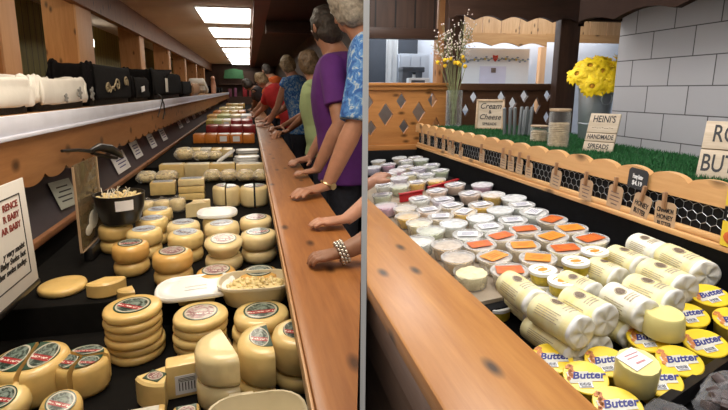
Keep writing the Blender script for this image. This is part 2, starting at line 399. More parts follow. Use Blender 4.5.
    def mesh(s, name, mat, ang=38, recalc=True):
        if recalc: bmesh.ops.recalc_face_normals(s.bm, faces=s.bm.faces[:])
        me = bpy.data.meshes.new(name); s.bm.to_mesh(me); s.bm.free()
        for m in (mat if isinstance(mat, (list, tuple)) else [mat]): me.materials.append(m)
        me.shade_smooth()
        if ang < 170: me.set_sharp_from_angle(angle=math.radians(ang))
        return me
    def build(s, name, mat, parent=None, loc=None, rot=None, ang=38): return link(name, s.mesh(name, mat, ang), parent, loc, rot)

def link(name, data, parent=None, loc=None, rot=None, scale=None):
    o = bpy.data.objects.new(name, data); COL.objects.link(o)
    if parent is not None: o.parent = parent
    if loc is not None: o.location = loc
    if rot is not None: o.rotation_euler = rot
    if scale is not None: o.scale = scale
    return o
def tag(o, label, cat, group=None):
    o['label'] = label; o['category'] = cat
    if group: o['group'] = group
    return o
def thing(name, label, cat, loc=(0,0,0), rot=(0,0,0), group=None):
    o = bpy.data.objects.new(name, None); COL.objects.link(o); o.empty_display_size = .05
    o.location = loc; o.rotation_euler = rot
    return tag(o, label, cat, group)
def struct(o, label=None, cat=None):
    o['kind'] = 'structure'
    if label: o['label'] = label
    if cat: o['category'] = cat
    return o
def copy_tree(o, parent=None):
    c = o.copy(); COL.objects.link(c)
    if parent is not None: c.parent = parent
    for ch in list(o.children): copy_tree(ch, c)
    return c
def basis(right, up):
    r = Vector(right).normalized(); u = Vector(up); u = (u-r*u.dot(r)).normalized(); n = r.cross(u)
    return Matrix((r, u, n)).transposed()
FONT = None
def text(name, s, size, mat, parent, loc=(0,0,0), mtx=None, ext=.0004, shear=0, align='CENTER', bold=0, sx=1.0):
    cu = bpy.data.curves.new(name, 'FONT'); cu.body = s; cu.size = size; cu.extrude = ext; cu.shear = shear
    cu.align_x = align; cu.align_y = 'CENTER'; cu.offset = bold; cu.resolution_u = 3; cu.space_line = .85
    cu.materials.append(mat)
    o = link(name, cu, parent)
    m = (mtx.to_4x4() if mtx is not None else Matrix.Identity(4)); m.translation = Vector(loc)
    o.matrix_local = m @ Matrix.Diagonal((sx, 1, 1, 1))
    return o
def relax(items, n=60):
    """push round things apart until none stands inside its neighbour; items: [x, y, r]"""
    for _ in range(n):
        for i in range(len(items)):
            for j in range(i+1, len(items)):
                a, b = items[i], items[j]
                dx, dy = b[0]-a[0], b[1]-a[1]; d = math.hypot(dx, dy) or 1e-6
                g = a[2]+b[2]-d
                if g > 0:
                    dx, dy = dx/d*g*.5, dy/d*g*.5
                    a[0] -= dx; a[1] -= dy; b[0] += dx; b[1] += dy
    return items

# ================================================================ camera, world, lamps
cam = bpy.data.cameras.new('camera'); cam.sensor_width = 36; cam.lens = FPX/728*36
cam.shift_x = (364-CX)/728; cam.shift_y = (CY-205)/728; cam.clip_start = .02
co = link('camera', cam, None, EYE, Matrix((RT, UP, -FW)).transposed().to_euler()); SC.camera = co
SC.view_settings.view_transform = 'Standard'; SC.view_settings.look = 'None'; SC.view_settings.exposure = 0; SC.view_settings.gamma = 1
SC.cycles.transparent_max_bounces = 24
SC.cycles.max_bounces = 8
w = bpy.data.worlds.new('world'); SC.world = w; w.use_nodes = True
w.node_tree.nodes['Background'].inputs[0].default_value = (.8,.78,.75,1); w.node_tree.nodes['Background'].inputs[1].default_value = .06
def area(name, loc, sx, sy, power, col, rot=(0,0,0)):
    l = bpy.data.lights.new(name, 'AREA'); l.shape = 'RECTANGLE'; l.size = sx; l.size_y = sy; l.energy = power; l.color = col
    return link(name, l, None, loc, rot)
WARM = (1,.87,.70); COOL = (1,.97,.94)
area('ceiling_or_fill_light', (-.27,1.3,2.36), .6, 1.2, LA1, WARM)
area('ceiling_or_fill_light', (-.27,3.6,2.36), .6, 1.2, LA2, WARM)
area('ceiling_or_fill_light', (.75,.75,2.36), .6, 1.2, LB1, COOL)
area('ceiling_or_fill_light', (1.0,2.5,2.36), .5, .8, LB2, COOL)
area('ceiling_or_fill_light', (2.8,3.9,2.38), 1.4, .7, LB3, (.95,.98,1))
area('ceiling_or_fill_light', (1.4,4.3,2.38), .4, .5, LB4, (.95,.98,1))
area('ceiling_or_fill_light', (3.0,4.72,2.38), 2.4, .12, LB5, (.95,.98,1))  # added strip light hidden behind the valance to brighten the back wall
area('ceiling_or_fill_light', (-1.95,3.6,2.34), .3, 1.6, LL, (1,.88,.6))
area('ceiling_or_fill_light', (.1,-.35,2.36), .6, .6, LF, (1,.95,.88))  # added fill light behind the camera, brightens the partition edge and front faces

# ================================================================ the setting
FARA = 18.0
def S(name, mb, mat, clip=None, loc=None, ang=38):
    if clip: mb.clip(clip)
    o = mb.build(name, mat, None, loc, None, ang); o['kind'] = 'structure'; return o
b = MB(); b.span((-2.6,-.6,FZ-.06), (5.2,FARA+.2,FZ)); S('floor', b, M['floor'])
b = MB(); b.span((-2.6,-.6,2.40), (5.0,FARA+.2,2.46)); b.clip('a'); S('ceiling', b, M['ceil_a'])
b = MB(); b.span((-.3,-.6,2.42), (5.0,5.4,2.48)); b.clip('b'); S('ceiling', b, M['ceil_b'])
# added white partition that keeps the two places and their light apart: a straight panel, 6 mm thick, floor to ceiling
Y0 = .45; T = .0030/math.cos(math.atan(WALLK))
b = MB(); k = WALLK
b.prism([(k*Y0-T, Y0, 0), (k*Y0+T, Y0, 0), (k*FARA+T, FARA, 0), (k*FARA-T, FARA, 0)], (0,0,2.40)); S('wall_added_partition', b, M['partition'])
b = MB(); b.span((-2.36,-.6,0), (-2.30,FARA,2.40)); S('wall_left', b, M['boards_back'])
b = MB(); b.span((-2.36,FARA,0), (4.6,FARA+.1,2.40)); b.clip('a'); S('wall_far', b, M['panel_brown'])
b = MB(); b.span((1.02,4.1,0), (1.08,FARA,2.33)); b.clip('a'); S('wall_right', b, M['panel_brown'])
b = MB(); b.span((.236,.9,2.31), (4.4,FARA,2.34)); b.clip('a'); S('trim_1', b, M['panel_brown'])
b = MB(); b.span((.078,.5,2.29), (.236,FARA,2.398)); b.clip('a'); S('trim_2', b, M['redbrown'])
b = MB(); b.span((.24,6.0,2.16), (1.01,6.2,2.305)); b.clip('a'); S('trim_3', b, M['panel_brown'])
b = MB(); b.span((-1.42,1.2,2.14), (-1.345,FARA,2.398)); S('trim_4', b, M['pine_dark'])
# right-hand place
b = MB(); b.span((1.2,4.85,0), (5.0,4.91,2.42)); b.clip('b'); S('wall_back', b, M['wall_blue'])
b = MB(); b.span((4.9,-.6,0), (4.96,4.85,2.42)); S('wall_side', b, M['wall_blue'])
b = MB(); b.span((0,.2-1.650,-1.4563), (.12,1.83-1.650,2.42-1.4563)); o = S('wall_block', b, M['blocks'], None, (1.66,1.650,1.4563))

# ================================================================ left place: posts, lights, shelf
POSTS = [(PX(18,40,-1.39).y-.20,.20), (4.25,.38), (6.5,.25), (8.7,.2), (10.8,.2), (13.0,.2), (15.2,.2)]
ordn = ['first','second','third','fourth','fifth','sixth','seventh','eighth','ninth','tenth']
for i, (y, t) in enumerate(POSTS):
    r = thing('pine_post', f'{ordn[i]} pine post from the near end, standing at the back of the shelf', 'post', (-1.5,y+t/2,1.37), group='pine posts behind the shelf')
    b = MB(); b.box((-.02,0,.5), (.24,t,1.0)); b.build('upright', M['pine_post'], r)
    b = MB(); b.box((.108,0,.5), (.016,t+.004,1.0), bev=.003); b.build('edge_board', M['pine_post_edge'], r)
b = MB(); b.span((-1.72,1.2,1.362), (-1.645,4.2,1.54)); o = b.build('back_rail', M['pine_rail']); tag(o, 'reddish pine rail along the back of the shelf, behind the white cloth', 'rail')
for i in range(8):
    y = 5.62+1.78*i
    r = thing('ceiling_light', f'lit white ceiling panel, {ordn[i]} of the row from the near end', 'ceiling light', (-.265,y+.62,2.40), group='ceiling lights in a row')
    b = MB(); b.span((-.33,-.57,-.014), (-.31,.57,-.001)); b.span((.31,-.57,-.014), (.33,.57,-.001)); b.span((-.31,-.57,-.014), (.31,-.55,-.001)); b.span((-.31,.55,-.014), (.31,.57,-.001)); b.build('frame', M['white_plastic'], r)
    b = MB(); b.span((-.31,-.55,-.036), (.31,.55,-.006), bev=.010); b.build('diffuser', M['diffuser'], r)
r = thing('wall_lamp', 'white lit lamp glimpsed between the second and third pine posts', 'lamp', (-2.28,7.3,2.10))
b = MB(); b.box((.02,0,.03), (.03,.5,.12), bev=.01); b.build('lamp_shade', M['diffuser'], r)
b = MB(); b.box((.005,0,.03), (.012,.56,.18), bev=.004); b.build('backplate', M['white_plastic'], r)

# ---- the cheese case with its shelf
XS = -.715
case = thing('cheese_case', 'long black-lined cheese case with an overhanging wooden shelf', 'display case', (-.3,1,0))
def P(name, mb, mat, parent, clip=None, ang=38):
    """a child whose mesh was laid out in world coordinates"""
    if clip: mb.clip(clip)
    o = mb.build(name, mat, parent, None, None, ang); o.matrix_parent_inverse = Matrix.Identity(4)
    o.location = -Vector(parent.location); return o
def HZ(h): return ZC-h
YB = 17.2
b = MB(); b.span((-.735,  .42,.2), (.125,1.315,HZ(.69))); P('tray', b, M['black'], case, 'a')
b = MB(); b.span((-.735,1.315,.2), (.125,3.28,HZ(.60)), bev=.004); P('tray', b, M['black'], case)
b = MB(); b.span((-.735,3.28,.2), (.125,YB,HZ(.53)), bev=.004); P('tray', b, M['black'], case)
b = MB(); b.span((-.775,.42,.2), (-.735,YB,HZ(.52))); P('back_panel', b, M['black'], case)
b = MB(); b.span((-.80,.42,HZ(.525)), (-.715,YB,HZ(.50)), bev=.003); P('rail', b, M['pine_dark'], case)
b = MB(); b.prism([(-.745,.42,HZ(.50)), (-.735,.42,HZ(.50)), (-.80,.42,HZ(.335)), (-.81,.42,HZ(.335))], (0,YB-.42,0)); P('price_strip', b, M['pricestrip'], case)
b = MB(); b.span((-.84,.42,HZ(.52)), (-.80,YB,HZ(.143))); P('inner_panel', b, M['black'], case)
b = MB(); b.span((-1.62,.42,HZ(.143)), (-.73,YB,HZ(.08))); P('shelf', b, M['shelf_top'], case)
b = MB(); b.span((-.73,.42,HZ(.145)), (XS,YB,HZ(.078)), bev=.004); b.span((-.73,.42,HZ(.152)), (XS+.006,YB,HZ(.138)), bev=.003); P('metal_strip', b, M['metal_strip'], case)
b = MB(); pts = [(-.722,.42,HZ(.15)), (-.722,.42,HZ(.30))]
y = .42; L = .19
while y < 11:
    for q in range(1, 9): pts.append((-.722, y+L*q/8, HZ(.292+.026*math.sin(PI*q/8)**.6)))
    y += L
pts += [(-.722,YB,HZ(.292)), (-.722,YB,HZ(.15))]
b.prism(pts, (-.022,0,0)); P('scalloped_apron', b, M['scallop_a'], case)
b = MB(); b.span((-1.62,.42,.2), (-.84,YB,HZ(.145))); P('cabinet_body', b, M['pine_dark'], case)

b = MB(); b.span((.080,.42,HZ(.505)), (.305,YB,HZ(.46)), bev=.006); b.clip('a'); ca = b.build('counter_plank', M['pine_a']); tag(ca, 'long orange pine counter plank the shoppers lean on beside the cheeses', 'counter')
b = MB(); b.span((.127,.46,FZ), (.165,YB,HZ(.506))); b.clip('a'); o = b.build('counter_cabinet', M['panel_brown']); tag(o, 'dark panelled counter base under the long orange plank', 'counter base')
b = MB(); b.span((.074,.42,HZ(.498)), (.0795,YB,HZ(.464)), bev=.002); o = b.build('edge', M['pine_edge'], ca)

# ================================================================ right place: counter, case, ledge
b = MB(); b.span((.262,.36,HZ(.496)), (.489,2.9,HZ(.46)), bev=.007); b.clip('b'); cb = b.build('counter_plank', M['pine_b']); tag(cb, 'honey pine counter plank with dark knots running past the spread tubs', 'counter')
cbase = thing('counter_cabinet', 'dark brown panelled counter base under the honey pine plank', 'counter base', (.4,1.0,0))
b = MB(); b.span((.305,.40,FZ), (.47,2.8,HZ(.497))); P('panel', b, M['base_b'], cbase, 'b')
b = MB(); b.span((.272,.38,HZ(.575)), (.305,2.8,HZ(.497)), bev=.004); P('moulding', b, M['base_b'], cbase, 'b')
b = MB(); b.span((.288,.39,HZ(.70)), (.305,2.8,HZ(.58)), bev=.004); P('moulding', b, M['base_b'], cbase, 'b')

# bed of the right case: it climbs gently to the back wall
SL = .065/.57
def bedz(x): return HZ(.565)+(x-.55)*SL          # the tray the tubs stand on
def onbed(px, py, up=0.0):
    """where a pixel's ray meets the plane lying 'up' above the tray"""
    z0 = HZ(.565)-.55*SL+up; r = ray(px, py)
    return EYE+r*((z0-ZC)/(r.z-SL*r.x))
TILT = -math.atan(SL)
caseb = thing('spread_case', 'black-lined sloping case that holds the spreads and butter', 'display case', (.8,1.5,0))
YT = 1.005      # where the tub tray ends and the lower butter tray begins
def slab(x0, x1, y0, y1, dz): return [(x0,y0,bedz(x0)+dz), (x1,y0,bedz(x1)+dz), (x1,y0,.3), (x0,y0,.3)], (0,y1-y0,0)
b = MB(); b.prism(*slab(.475,1.16,YT,3.02,-.012)); P('tray', b, M['black_b'], caseb, 'b')
b = MB(); b.prism(*slab(.475,1.16,.46,YT,-.052)); P('tray', b, M['black_b'], caseb, 'b')
b = MB(); b.prism([(.505,YT+.03,bedz(.505)-.0118), (.90,YT+.03,bedz(.90)-.0118), (.90,YT+.03,bedz(.90)-.001), (.505,YT+.03,bedz(.505)-.001)], (0,1.5,0)); P('tray_liner', b, M['traypaper'], caseb, 'b')
b = MB(); b.span((1.16,.46,.3), (1.188,3.02,HZ(.402))); P('back_panel', b, M['black_b'], caseb)
b = MB(); b.span((.475,3.02,.3), (1.19,3.045,HZ(.42))); P('end_panel', b, M['black_b'], caseb, 'b')

led = thing('scalloped_ledge', 'raised display ledge with scalloped pine front and chicken wire panel', 'ledge', (1.3,1.5,HZ(.39)))
XL = 1.155
b = MB(); b.span((1.192,.52,.3), (1.652,2.99,HZ(.2635))); b.span((1.652,1.85,.3), (1.84,2.99,HZ(.2635))); b2 = b; P('box', b, M['black_b'], led)
b = MB(); b.span((1.163,.52,HZ(.37)), (1.185,2.99,HZ(.28))); P('backing', b, M['black_b'], led)
SW = .121; y = .50; pts = [(XL,y,HZ(.292)), (XL,y,HZ(.250))]
while y < 2.96:
    for q in range(1, 11): pts.append((XL, y+SW*q/10, HZ(.250-.022*math.sin(PI*q/10)**.55)))
    y += SW
pts += [(XL,y,HZ(.292))]
b = MB(); b.prism(pts, (.022,0,0)); P('scalloped_board', b, M['pine_b_y'], led)
b = MB(); b.span((XL-.006,.50,HZ(.380)), (XL+.02,2.99,HZ(.364)), bev=.003); b.span((XL-.016,.50,HZ(.396)), (XL+.02,2.99,HZ(.381)), bev=.003); P('bottom_rail', b, M['pine_b_y'], led)
b = MB(); cell = .0155; wr = .0008        # chicken wire: hexagon mesh
hx = math.sqrt(3)*cell; seen = set()
ny = int(2.42/hx); nz = 4
for j in range(nz):
    for i in range(ny):
        cy_, cz_ = .55+(i+.5*(j % 2))*hx, HZ(.362)+.006+j*1.5*cell
        for q in range(6):
            a0, a1 = PI/6+q*PI/3, PI/6+(q+1)*PI/3
            p = (cy_+cell*math.cos(a0), cz_+cell*math.sin(a0)); r = (cy_+cell*math.cos(a1), cz_+cell*math.sin(a1))
            key = tuple(sorted(((round(p[0]*500), round(p[1]*500)), (round(r[0]*500), round(r[1]*500)))))
            if key in seen or max(p[1], r[1]) > HZ(.288) or min(p[1], r[1]) < HZ(.366): continue
            seen.add(key); b.tube([(1.160,p[0],p[1]), (1.160,r[0],r[1])], wr, 4, False)
P('wire_mesh', b, M['wire'], led)

# turf on the ledge: one mat with its blades
b = MB(); ZG = HZ(.252)
b.span((1.18,.54,ZG-.010), (1.655,2.98,ZG)); b.span((1.655,1.85,ZG-.010), (1.84,2.98,ZG)); o = b.build('turf_mat', M['grass_base']); tag(o, 'strip of green artificial turf laid along the top of the scalloped ledge', 'turf')
b = MB(); rnd = random.Random(3)
for _ in range(24000):
    y = .56+2.41*rnd.random()**1.3; x = rnd.uniform(1.183,1.83 if y > 1.86 else 1.65)
    a = rnd.uniform(0,2*PI); h = rnd.uniform(.009,.019); wd = .0016+.0008*rnd.random(); t = rnd.uniform(-.007,.007); t2 = rnd.uniform(-.007,.007)
    v = [b.bm.verts.new(q) for q in ((x-wd*math.cos(a),y-wd*math.sin(a),ZG), (x+wd*math.cos(a),y+wd*math.sin(a),ZG), (x+t,y+t2,ZG+h))]; b.bm.faces.new(v)
g = link('blades', b.mesh('blades', M['grass'], 180, False), o); g['kind'] = 'stuff'

# ---- back of the right place
def holed(outer, holes, Y, depth):
    """upright board in the x-z plane with diamond openings"""
    m = MB(); es = []
    for loop in [outer]+holes:
        vs = [m.bm.verts.new((x, Y, z)) for x, z in loop]
        es += [m.bm.edges.new((vs[i], vs[(i+1) % len(vs)])) for i in range(len(vs))]
    r = bmesh.ops.triangle_fill(m.bm, edges=es, use_beauty=True, use_dissolve=False)
    fs = [f for f in r['geom'] if isinstance(f, bmesh.types.BMFace)]
    e = bmesh.ops.extrude_face_region(m.bm, geom=fs)
    bmesh.ops.translate(m.bm, vec=(0,depth,0), verts=[v for v in e['geom'] if isinstance(v, bmesh.types.BMVert)])
    return m
def diamond(px, py, w, h, Y):
    c = PY(px, py, Y); s = DEP(c)/FPX
    return [(c.x-w/2*s, c.z), (c.x, c.z-h/2*s), (c.x+w/2*s, c.z), (c.x, c.z+h/2*s)]
YF = 3.18
fn = thing('lattice_fence', 'honey pine fence with diamond cut-outs at the far end of the tubs', 'fence', (1.1,YF,.6))
d = [diamond(x, y, w, h, YF) for x, y, w, h in [(385.7,114.5,15.5,23), (401.5,101,10.5,16), (419,112,14,21), (432.5,100,10,15), (404,126.5,10.5,15), (371,128,11,16), (368.5,102,10.5,16), (436,124,8,14)]]
x0, x1 = .70, PY(447,100,YF).x
P('panel', holed([(x0,HZ(.40)), (x1,HZ(.40)), (x1,HZ(.0)), (x0,HZ(.0))], d, YF, .025), M['fence_wood'], fn, 'b')
b = MB(); b.span((x0,YF-.02,HZ(0)), (x1,YF+.05,HZ(-.03)), bev=.004); b.span((x0,YF-.035,HZ(-.03)), (x1,YF+.06,HZ(-.052)), bev=.004); P('top_rail', b, M['fence_wood'], fn, 'b')
b = MB(); b.span((x0,YF-.03,HZ(.44)), (x1,YF+.03,HZ(.40)), bev=.004); b.span((x0,YF-.045,HZ(.475)), (x1,YF+.03,HZ(.445)), bev=.004); P('bottom_rail', b, M['fence_wood'], fn, 'b')
b = MB()
for i in range(5):
    xx = .72+.175*i; b.span((xx,YF-.015,.3), (min(xx+.171,x1),YF+.01,HZ(.476)), bev=.003)
P('skirting_boards', b, M['fence_wood'], fn, 'b')
YD = 3.30
fd = thing('lattice_fence', 'dark brown fence with pale diamond cut-outs behind the wooden signs', 'fence', (1.9,YD,.6))
d = [diamond(x, y, w, h, YD) for x, y, w, h in [(474,97,8.5,13), (501.6,97,9,14), (513,103,9,15), (524.5,95.8,9,14), (536.6,105.5,9,18), (547.6,95,8,13), (555.5,105,6,16), (547,117,8,14), (528,117,8,14), (466,110,8,14), (487,106,9,16), (501,118,8,14)]]
xa, xb = PY(449,0,YD).x, PY(562,0,YD).x
P('panel', holed([(xa,HZ(.34)), (xb,HZ(.34)), (xb,HZ(.0)), (xa,HZ(.0))], d, YD, .025), M['brown_fence'], fd)
b = MB(); b.span((xa,YD-.02,HZ(.004)), (xb,YD+.04,HZ(-.05)), bev=.004); P('top_rail', b, M['brown_fence'], fd)
b = MB(); b.span((xa,YD-.02,HZ(.40)), (xb,YD+.03,HZ(.335)), bev=.004); P('bottom_rail', b, M['brown_fence'], fd)
b = MB(); b.span((PY(437,60,3.55).x,3.55,FZ), (PY(447.5,60,3.55).x,3.63,2.40), bev=.004); o = b.build('pine_post', M['pine_post']); tag(o, 'orange pine post rising behind the dried flowers', 'post')
b = MB(); b.span((PY(448,60,3.45).x,3.45,FZ), (PY(462.5,60,3.45).x,3.545,2.40), bev=.004); o = b.build('stained_post', M['stain_z']); tag(o, 'dark stained post just right of the dried flowers', 'post')
b = MB(); b.span((PY(558.5,60,3.2).x,3.2,FZ), (PY(578,60,3.2).x,3.27,2.40), bev=.004); o = b.build('stained_post', M['stain_z']); tag(o, 'dark stained post standing left of the sunflower bucket', 'post')
def scallop_board(xa, xb, Y, ztop, zbot, L, amp, th):
    pts = [(xb,Y,ztop), (xa,Y,ztop)]; n = max(1, round((xb-xa)/L)); L = (xb-xa)/n
    for i in range(n):
        for q in range(9 if i == n-1 else 8): pts.append((xa+L*(i+q/8), Y, zbot+amp*math.sin(PI*q/8)))
    m = MB(); m.prism(pts, (0,th,0)); return m
b = scallop_board(PY(449,10,3.15).x, PY(581,10,3.15).x, 3.15, 2.40, PY(520,21,3.15).z, .21, .03, .03); o = b.build('scalloped_beam', M['stain']); tag(o, 'dark scalloped beam spanning the top between the stained posts', 'beam'); o['kind'] = 'thing'
b = scallop_board(.70, PY(437,45,3.45).x, 3.47, HZ(-.80), HZ(-.39), 3, 0, .03); b.clip('b'); o = b.build('board_valance', M['boards_dark']); tag(o, 'dark vertical board valance above the dim opening', 'valance')
b = MB(); b.span((.70,3.43,HZ(-.47)), (PY(437,45,3.45).x,3.469,HZ(-.39)), bev=.003); b.clip('b'); o2 = b.build('lower_board', M['stain'], o)
YV = 4.42
vl = thing('board_valance', 'light knotty pine valance of upright boards with a scalloped lower edge', 'valance', (2.8,YV,2))
xv0, xv1 = 2.16, 4.05
for i in range(9):
    xa = xv0+i*.210; m = MB(); zt = HZ(-.885); pts = [(xa+.004,YV,HZ(-.555)), (xa+.206,YV,HZ(-.555))]
    for q in range(9): pts.append((xa+.206-.202*q/8, YV, zt+.03*math.sin(PI*q/8)))
    m.prism(pts, (0,.022,0)); P('board', m, M['pine_b_z'], vl)
b = scallop_board(xv0, PY(544,60,YV).x, YV-.03, HZ(-.575), HZ(-.447), .33, .035, .028); P('scalloped_board', b, M['pine_b_x'], vl)
b = MB(); b.span((PY(544,60,YV).x,YV-.02,HZ(-.585)), (xv1,YV-.001,HZ(-.50))); P('plain_board', b, M['pine_b_x'], vl)
b = MB(); b.span((PY(538.5,60,YV).x,YV-.03,FZ), (PY(544,60,YV).x,YV+.02,HZ(-.447))); o = b.build('pine_post', M['pine_post_edge']); tag(o, 'slim light pine post below the knotty valance', 'post')
# white painted board with the floral arch
YW = 4.64; c0, c1 = PY(461,83,YW), PY(530,49,YW)
fp = thing('floral_panel', 'white wall panel with a painted floral arch and a lilac notice', 'wall panel', (c0.x,YW,c0.z-.3))
b = MB(); b.span((c0.x-.06,YW,c0.z-.3), (c1.x,YW+.03,c1.z)); P('board', b, M['wall_white'], fp)
b = MB(); q0, q1 = PY(478.5,90,YW), PY(506,66.5,YW); b.span((q0.x,YW-.006,q0.z), (q1.x,YW-.001,q1.z)); n = P('notice', b, plain('lilac_paper', (.62,.62,.76), .6, .04, 8), fp)
q0 = PY(493,70.3,YW); b = MB(); b.box((q0.x,YW-.009,q0.z), (.055,.004,.05)); b.box((q0.x,YW-.0115,q0.z), (.03,.002,.026)); P('picture', b, M['ink_brown'], fp)
b = MB()
vine = [PY(464+5.2*i, 58.5+(.9 if i % 2 else -.6)+(abs(i-6)/6)**3*2.5, YW) for i in range(13)]
b.tube([(p.x,YW-.003,p.z) for p in vine], .004, 5); P('vine', b, plain('vine_green', (.32,.38,.30), .7), fp)
b = MB(); rnd = random.Random(5)
for i, p in enumerate(vine):
    if i == 6: continue
    for sgn in (-1,1): b.ball((p.x+sgn*.018,YW-.004,p.z+sgn*.012), (.016,.003,.009), 8, 5)
P('leaves', b, plain('blue_leaf_paint', (.24,.32,.46), .7), fp)
b = MB()
for i in (2,4,8,10): b.ball((vine[i].x,YW-.005,vine[i].z-.012), (.012,.003,.012), 8, 5)
P('blossom', b, plain('yellow_blossom_paint', (.66,.48,.06), .7), fp)
b = MB(); p = vine[6]; b.prism([(p.x-.03,YW-.006,p.z+.03), (p.x,YW-.006,p.z+.022), (p.x+.03,YW-.006,p.z+.03), (p.x+.028,YW-.006,p.z-.01), (p.x,YW-.006,p.z-.042), (p.x-.028,YW-.006,p.z-.01)], (0,.005,0)); P('shield', b, plain('red_shield_paint', (.55,.05,.03), .6), fp)
# dim room seen through the opening on the left
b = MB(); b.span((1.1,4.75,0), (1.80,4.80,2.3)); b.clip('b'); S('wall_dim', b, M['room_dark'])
r = thing('white_column', 'pale narrow curtain strip hanging in the dim opening', 'curtain', (PY(392,65,4.4).x,4.4,1.25))
b = MB(); b.prism([(-.06+.015*i, .012*math.sin(i*1.6), 0) for i in range(9)]+[(.06-.015*i, .012*math.sin((8-i)*1.6)+.012, 0) for i in range(9)], (0,0,.72)); b.build('cloth', M['wall_white'], r)
def PBOX(name, px0, py0, px1, py1, Y, dep, mat, label, cat):
    a, c = PY(px0, py1, Y), PY(px1, py0, Y); b = MB(); b.span((a.x,Y,a.z), (c.x,Y+dep,c.z), bev=.006); o = b.build(name, mat); tag(o, label, cat); return o, a, c
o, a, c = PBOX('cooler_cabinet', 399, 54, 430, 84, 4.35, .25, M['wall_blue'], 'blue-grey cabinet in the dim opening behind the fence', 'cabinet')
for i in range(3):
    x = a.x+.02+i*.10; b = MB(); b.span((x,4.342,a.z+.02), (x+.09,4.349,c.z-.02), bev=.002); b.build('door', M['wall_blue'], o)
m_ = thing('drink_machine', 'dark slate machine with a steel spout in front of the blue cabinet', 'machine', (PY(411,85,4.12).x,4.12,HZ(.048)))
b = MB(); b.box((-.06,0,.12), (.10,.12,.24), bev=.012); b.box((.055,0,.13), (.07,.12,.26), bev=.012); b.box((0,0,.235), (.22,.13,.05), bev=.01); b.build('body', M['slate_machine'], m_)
b = MB(); b.lathe([(0,0), (.045,0), (.03,.06), (.02,.14), (.02,.17), (0,.17)], 16, (.005,-.05,.02)); b.build('spout', M['chrome'], m_)
o, a, c = PBOX('counter_box', 409, 78, 430, 88, 3.89, .08, M['wall_white'], 'white box standing just behind the fence rail', 'box')
b = MB(); b.span((a.x+.02,3.884,c.z-.045), (c.x-.05,3.889,c.z-.02)); b.build('slot', M['slate_machine'], o)
b = MB(); b.span((1.0,3.86,FZ), (1.70,4.30,HZ(.05))); b.clip('b'); o = b.build('service_counter', M['chrome']); tag(o, 'grey metal service counter behind the fence under the dim opening', 'counter')
# scalloped hood along the block wall
XH = 1.46; ph_, pe = PX(650,9,XH), PX(579,16,XH); hb = ph_.z; pts = [(XH,.3,2.40), (XH,.3,hb)]; y = .3; L = .27
while y < pe.y:
    for q in range(1, 9): pts.append((XH, min(y+L*q/8,pe.y), hb-.012+.026*math.sin(PI*q/8)))
    y += L
pts += [(XH,pe.y,2.40)]
b = MB(); b.prism(pts, (.03,0,0)); hd = b.build('scalloped_hood', M['hood_wood']); tag(hd, 'dark scalloped wooden hood along the top of the grey block wall', 'hood')
b = MB(); b.span((XH+.03,pe.y-.03,hb+.01), (1.70,pe.y,2.40)); b.build('end_board', M['hood_wood'], hd)

# ================================================================ left place: cheeses
ZT1, ZT2, ZT3 = HZ(.69), HZ(.60), HZ(.53)
def wheel_mesh(r, h, mat, a0=0, a1=2*PI, wob=.012, taper=0):
    e = min(.36*h, .016); q = r-taper
    prof = [(0,0), (q-e,0), (q-.3*e,.25*e), (q,e), (r,h-e), (r-.25*e,h-.3*e), (r-e,h), (r*.5,h+.0012), (0,h+.0008)]
    m = MB(); m.lathe(prof, 36, wob=wob, a0=a0, a1=a1); return m.mesh('cheese_round', mat, 50)
def disc_mesh(r, mat, a0=0, a1=2*PI):
    m = MB(); m.lathe([(0,0), (r,0), (r,.0012), (0,.0014)], 30, a0=a0, a1=a1); return m.mesh('label', mat, 50)
def wheel(pos, r, h, mat, label, lab=None, lr=.62, tilt=(0,0,0), name='cheese_round', group=None, cat='cheese', a0=0, a1=2*PI, taper=0, spin=None):
    o = link(name, wheel_mesh(r, h, M[mat], a0, a1, taper=taper), None, pos, (tilt[0], tilt[1], tilt[2]+(0 if spin is None else spin)))
    tag(o, label, cat, group)
    if lab: link('label', disc_mesh(r*lr, M[lab], a0, a1), o, (0,0,h+.0012), (0,0,0))
    return o
# -- two layers of wheels on the raised tray: (px, py of the top's centre, width px, rind, label, words)
R2 = [
 (130,243,39,'cheese_orange','label_dark','golden wheel with a dark landscape label, leftmost at the front of the wheel rows'),
 (172,251,42,'cheese_orange','label_pink','orange wheel with a half-white label, standing nearest the white oval lid'),
 (144,229,37,'cheese','label_blue','yellow wheel with a pale blue label, behind the leftmost golden wheel'),
 (185,232,37,'cheese','label_blue','yellow wheel with a white-topped label, behind the orange wheel nearest the lid'),
 (152,218,34,'cheese','label_blue','yellow wheel with a blue label, third back in the left column of wheels'),
 (158,209,31,'cheese','label_blue','yellow wheel with a blue label, farthest back in the left column of wheels'),
 (183,222,34,'cheese_pale','label_blue','ivory wheel with a wide blue label, behind the middle column of wheels'),
 (115,224,36,'cheese_gold','label_blue','shaded golden wheel under the rim of the black sample bowl'),
 (225,238,40,'cheese_pale','label_pink','ivory wheel with rounded underside and white label, tipped towards the viewer'),
 (222,223,36,'cheese_pale','label_blue','ivory wheel with a white label just in front of the far white lid'),
 (257,232,37,'cheese_pale','label_dark','tall ivory wheel with a dark label against the counter edge'),
 (256,217,33,'cheese_pale','label_pink','ivory wheel with a dark label by the counter, farthest of three'),
]
top_h = .497; lay = []
for px, py, wpx, mt, lb, lbl in R2:
    p = PH(px, py, top_h); lay.append([p.x, p.y, WM(wpx,p)/2*.985])
relax(lay, 80)
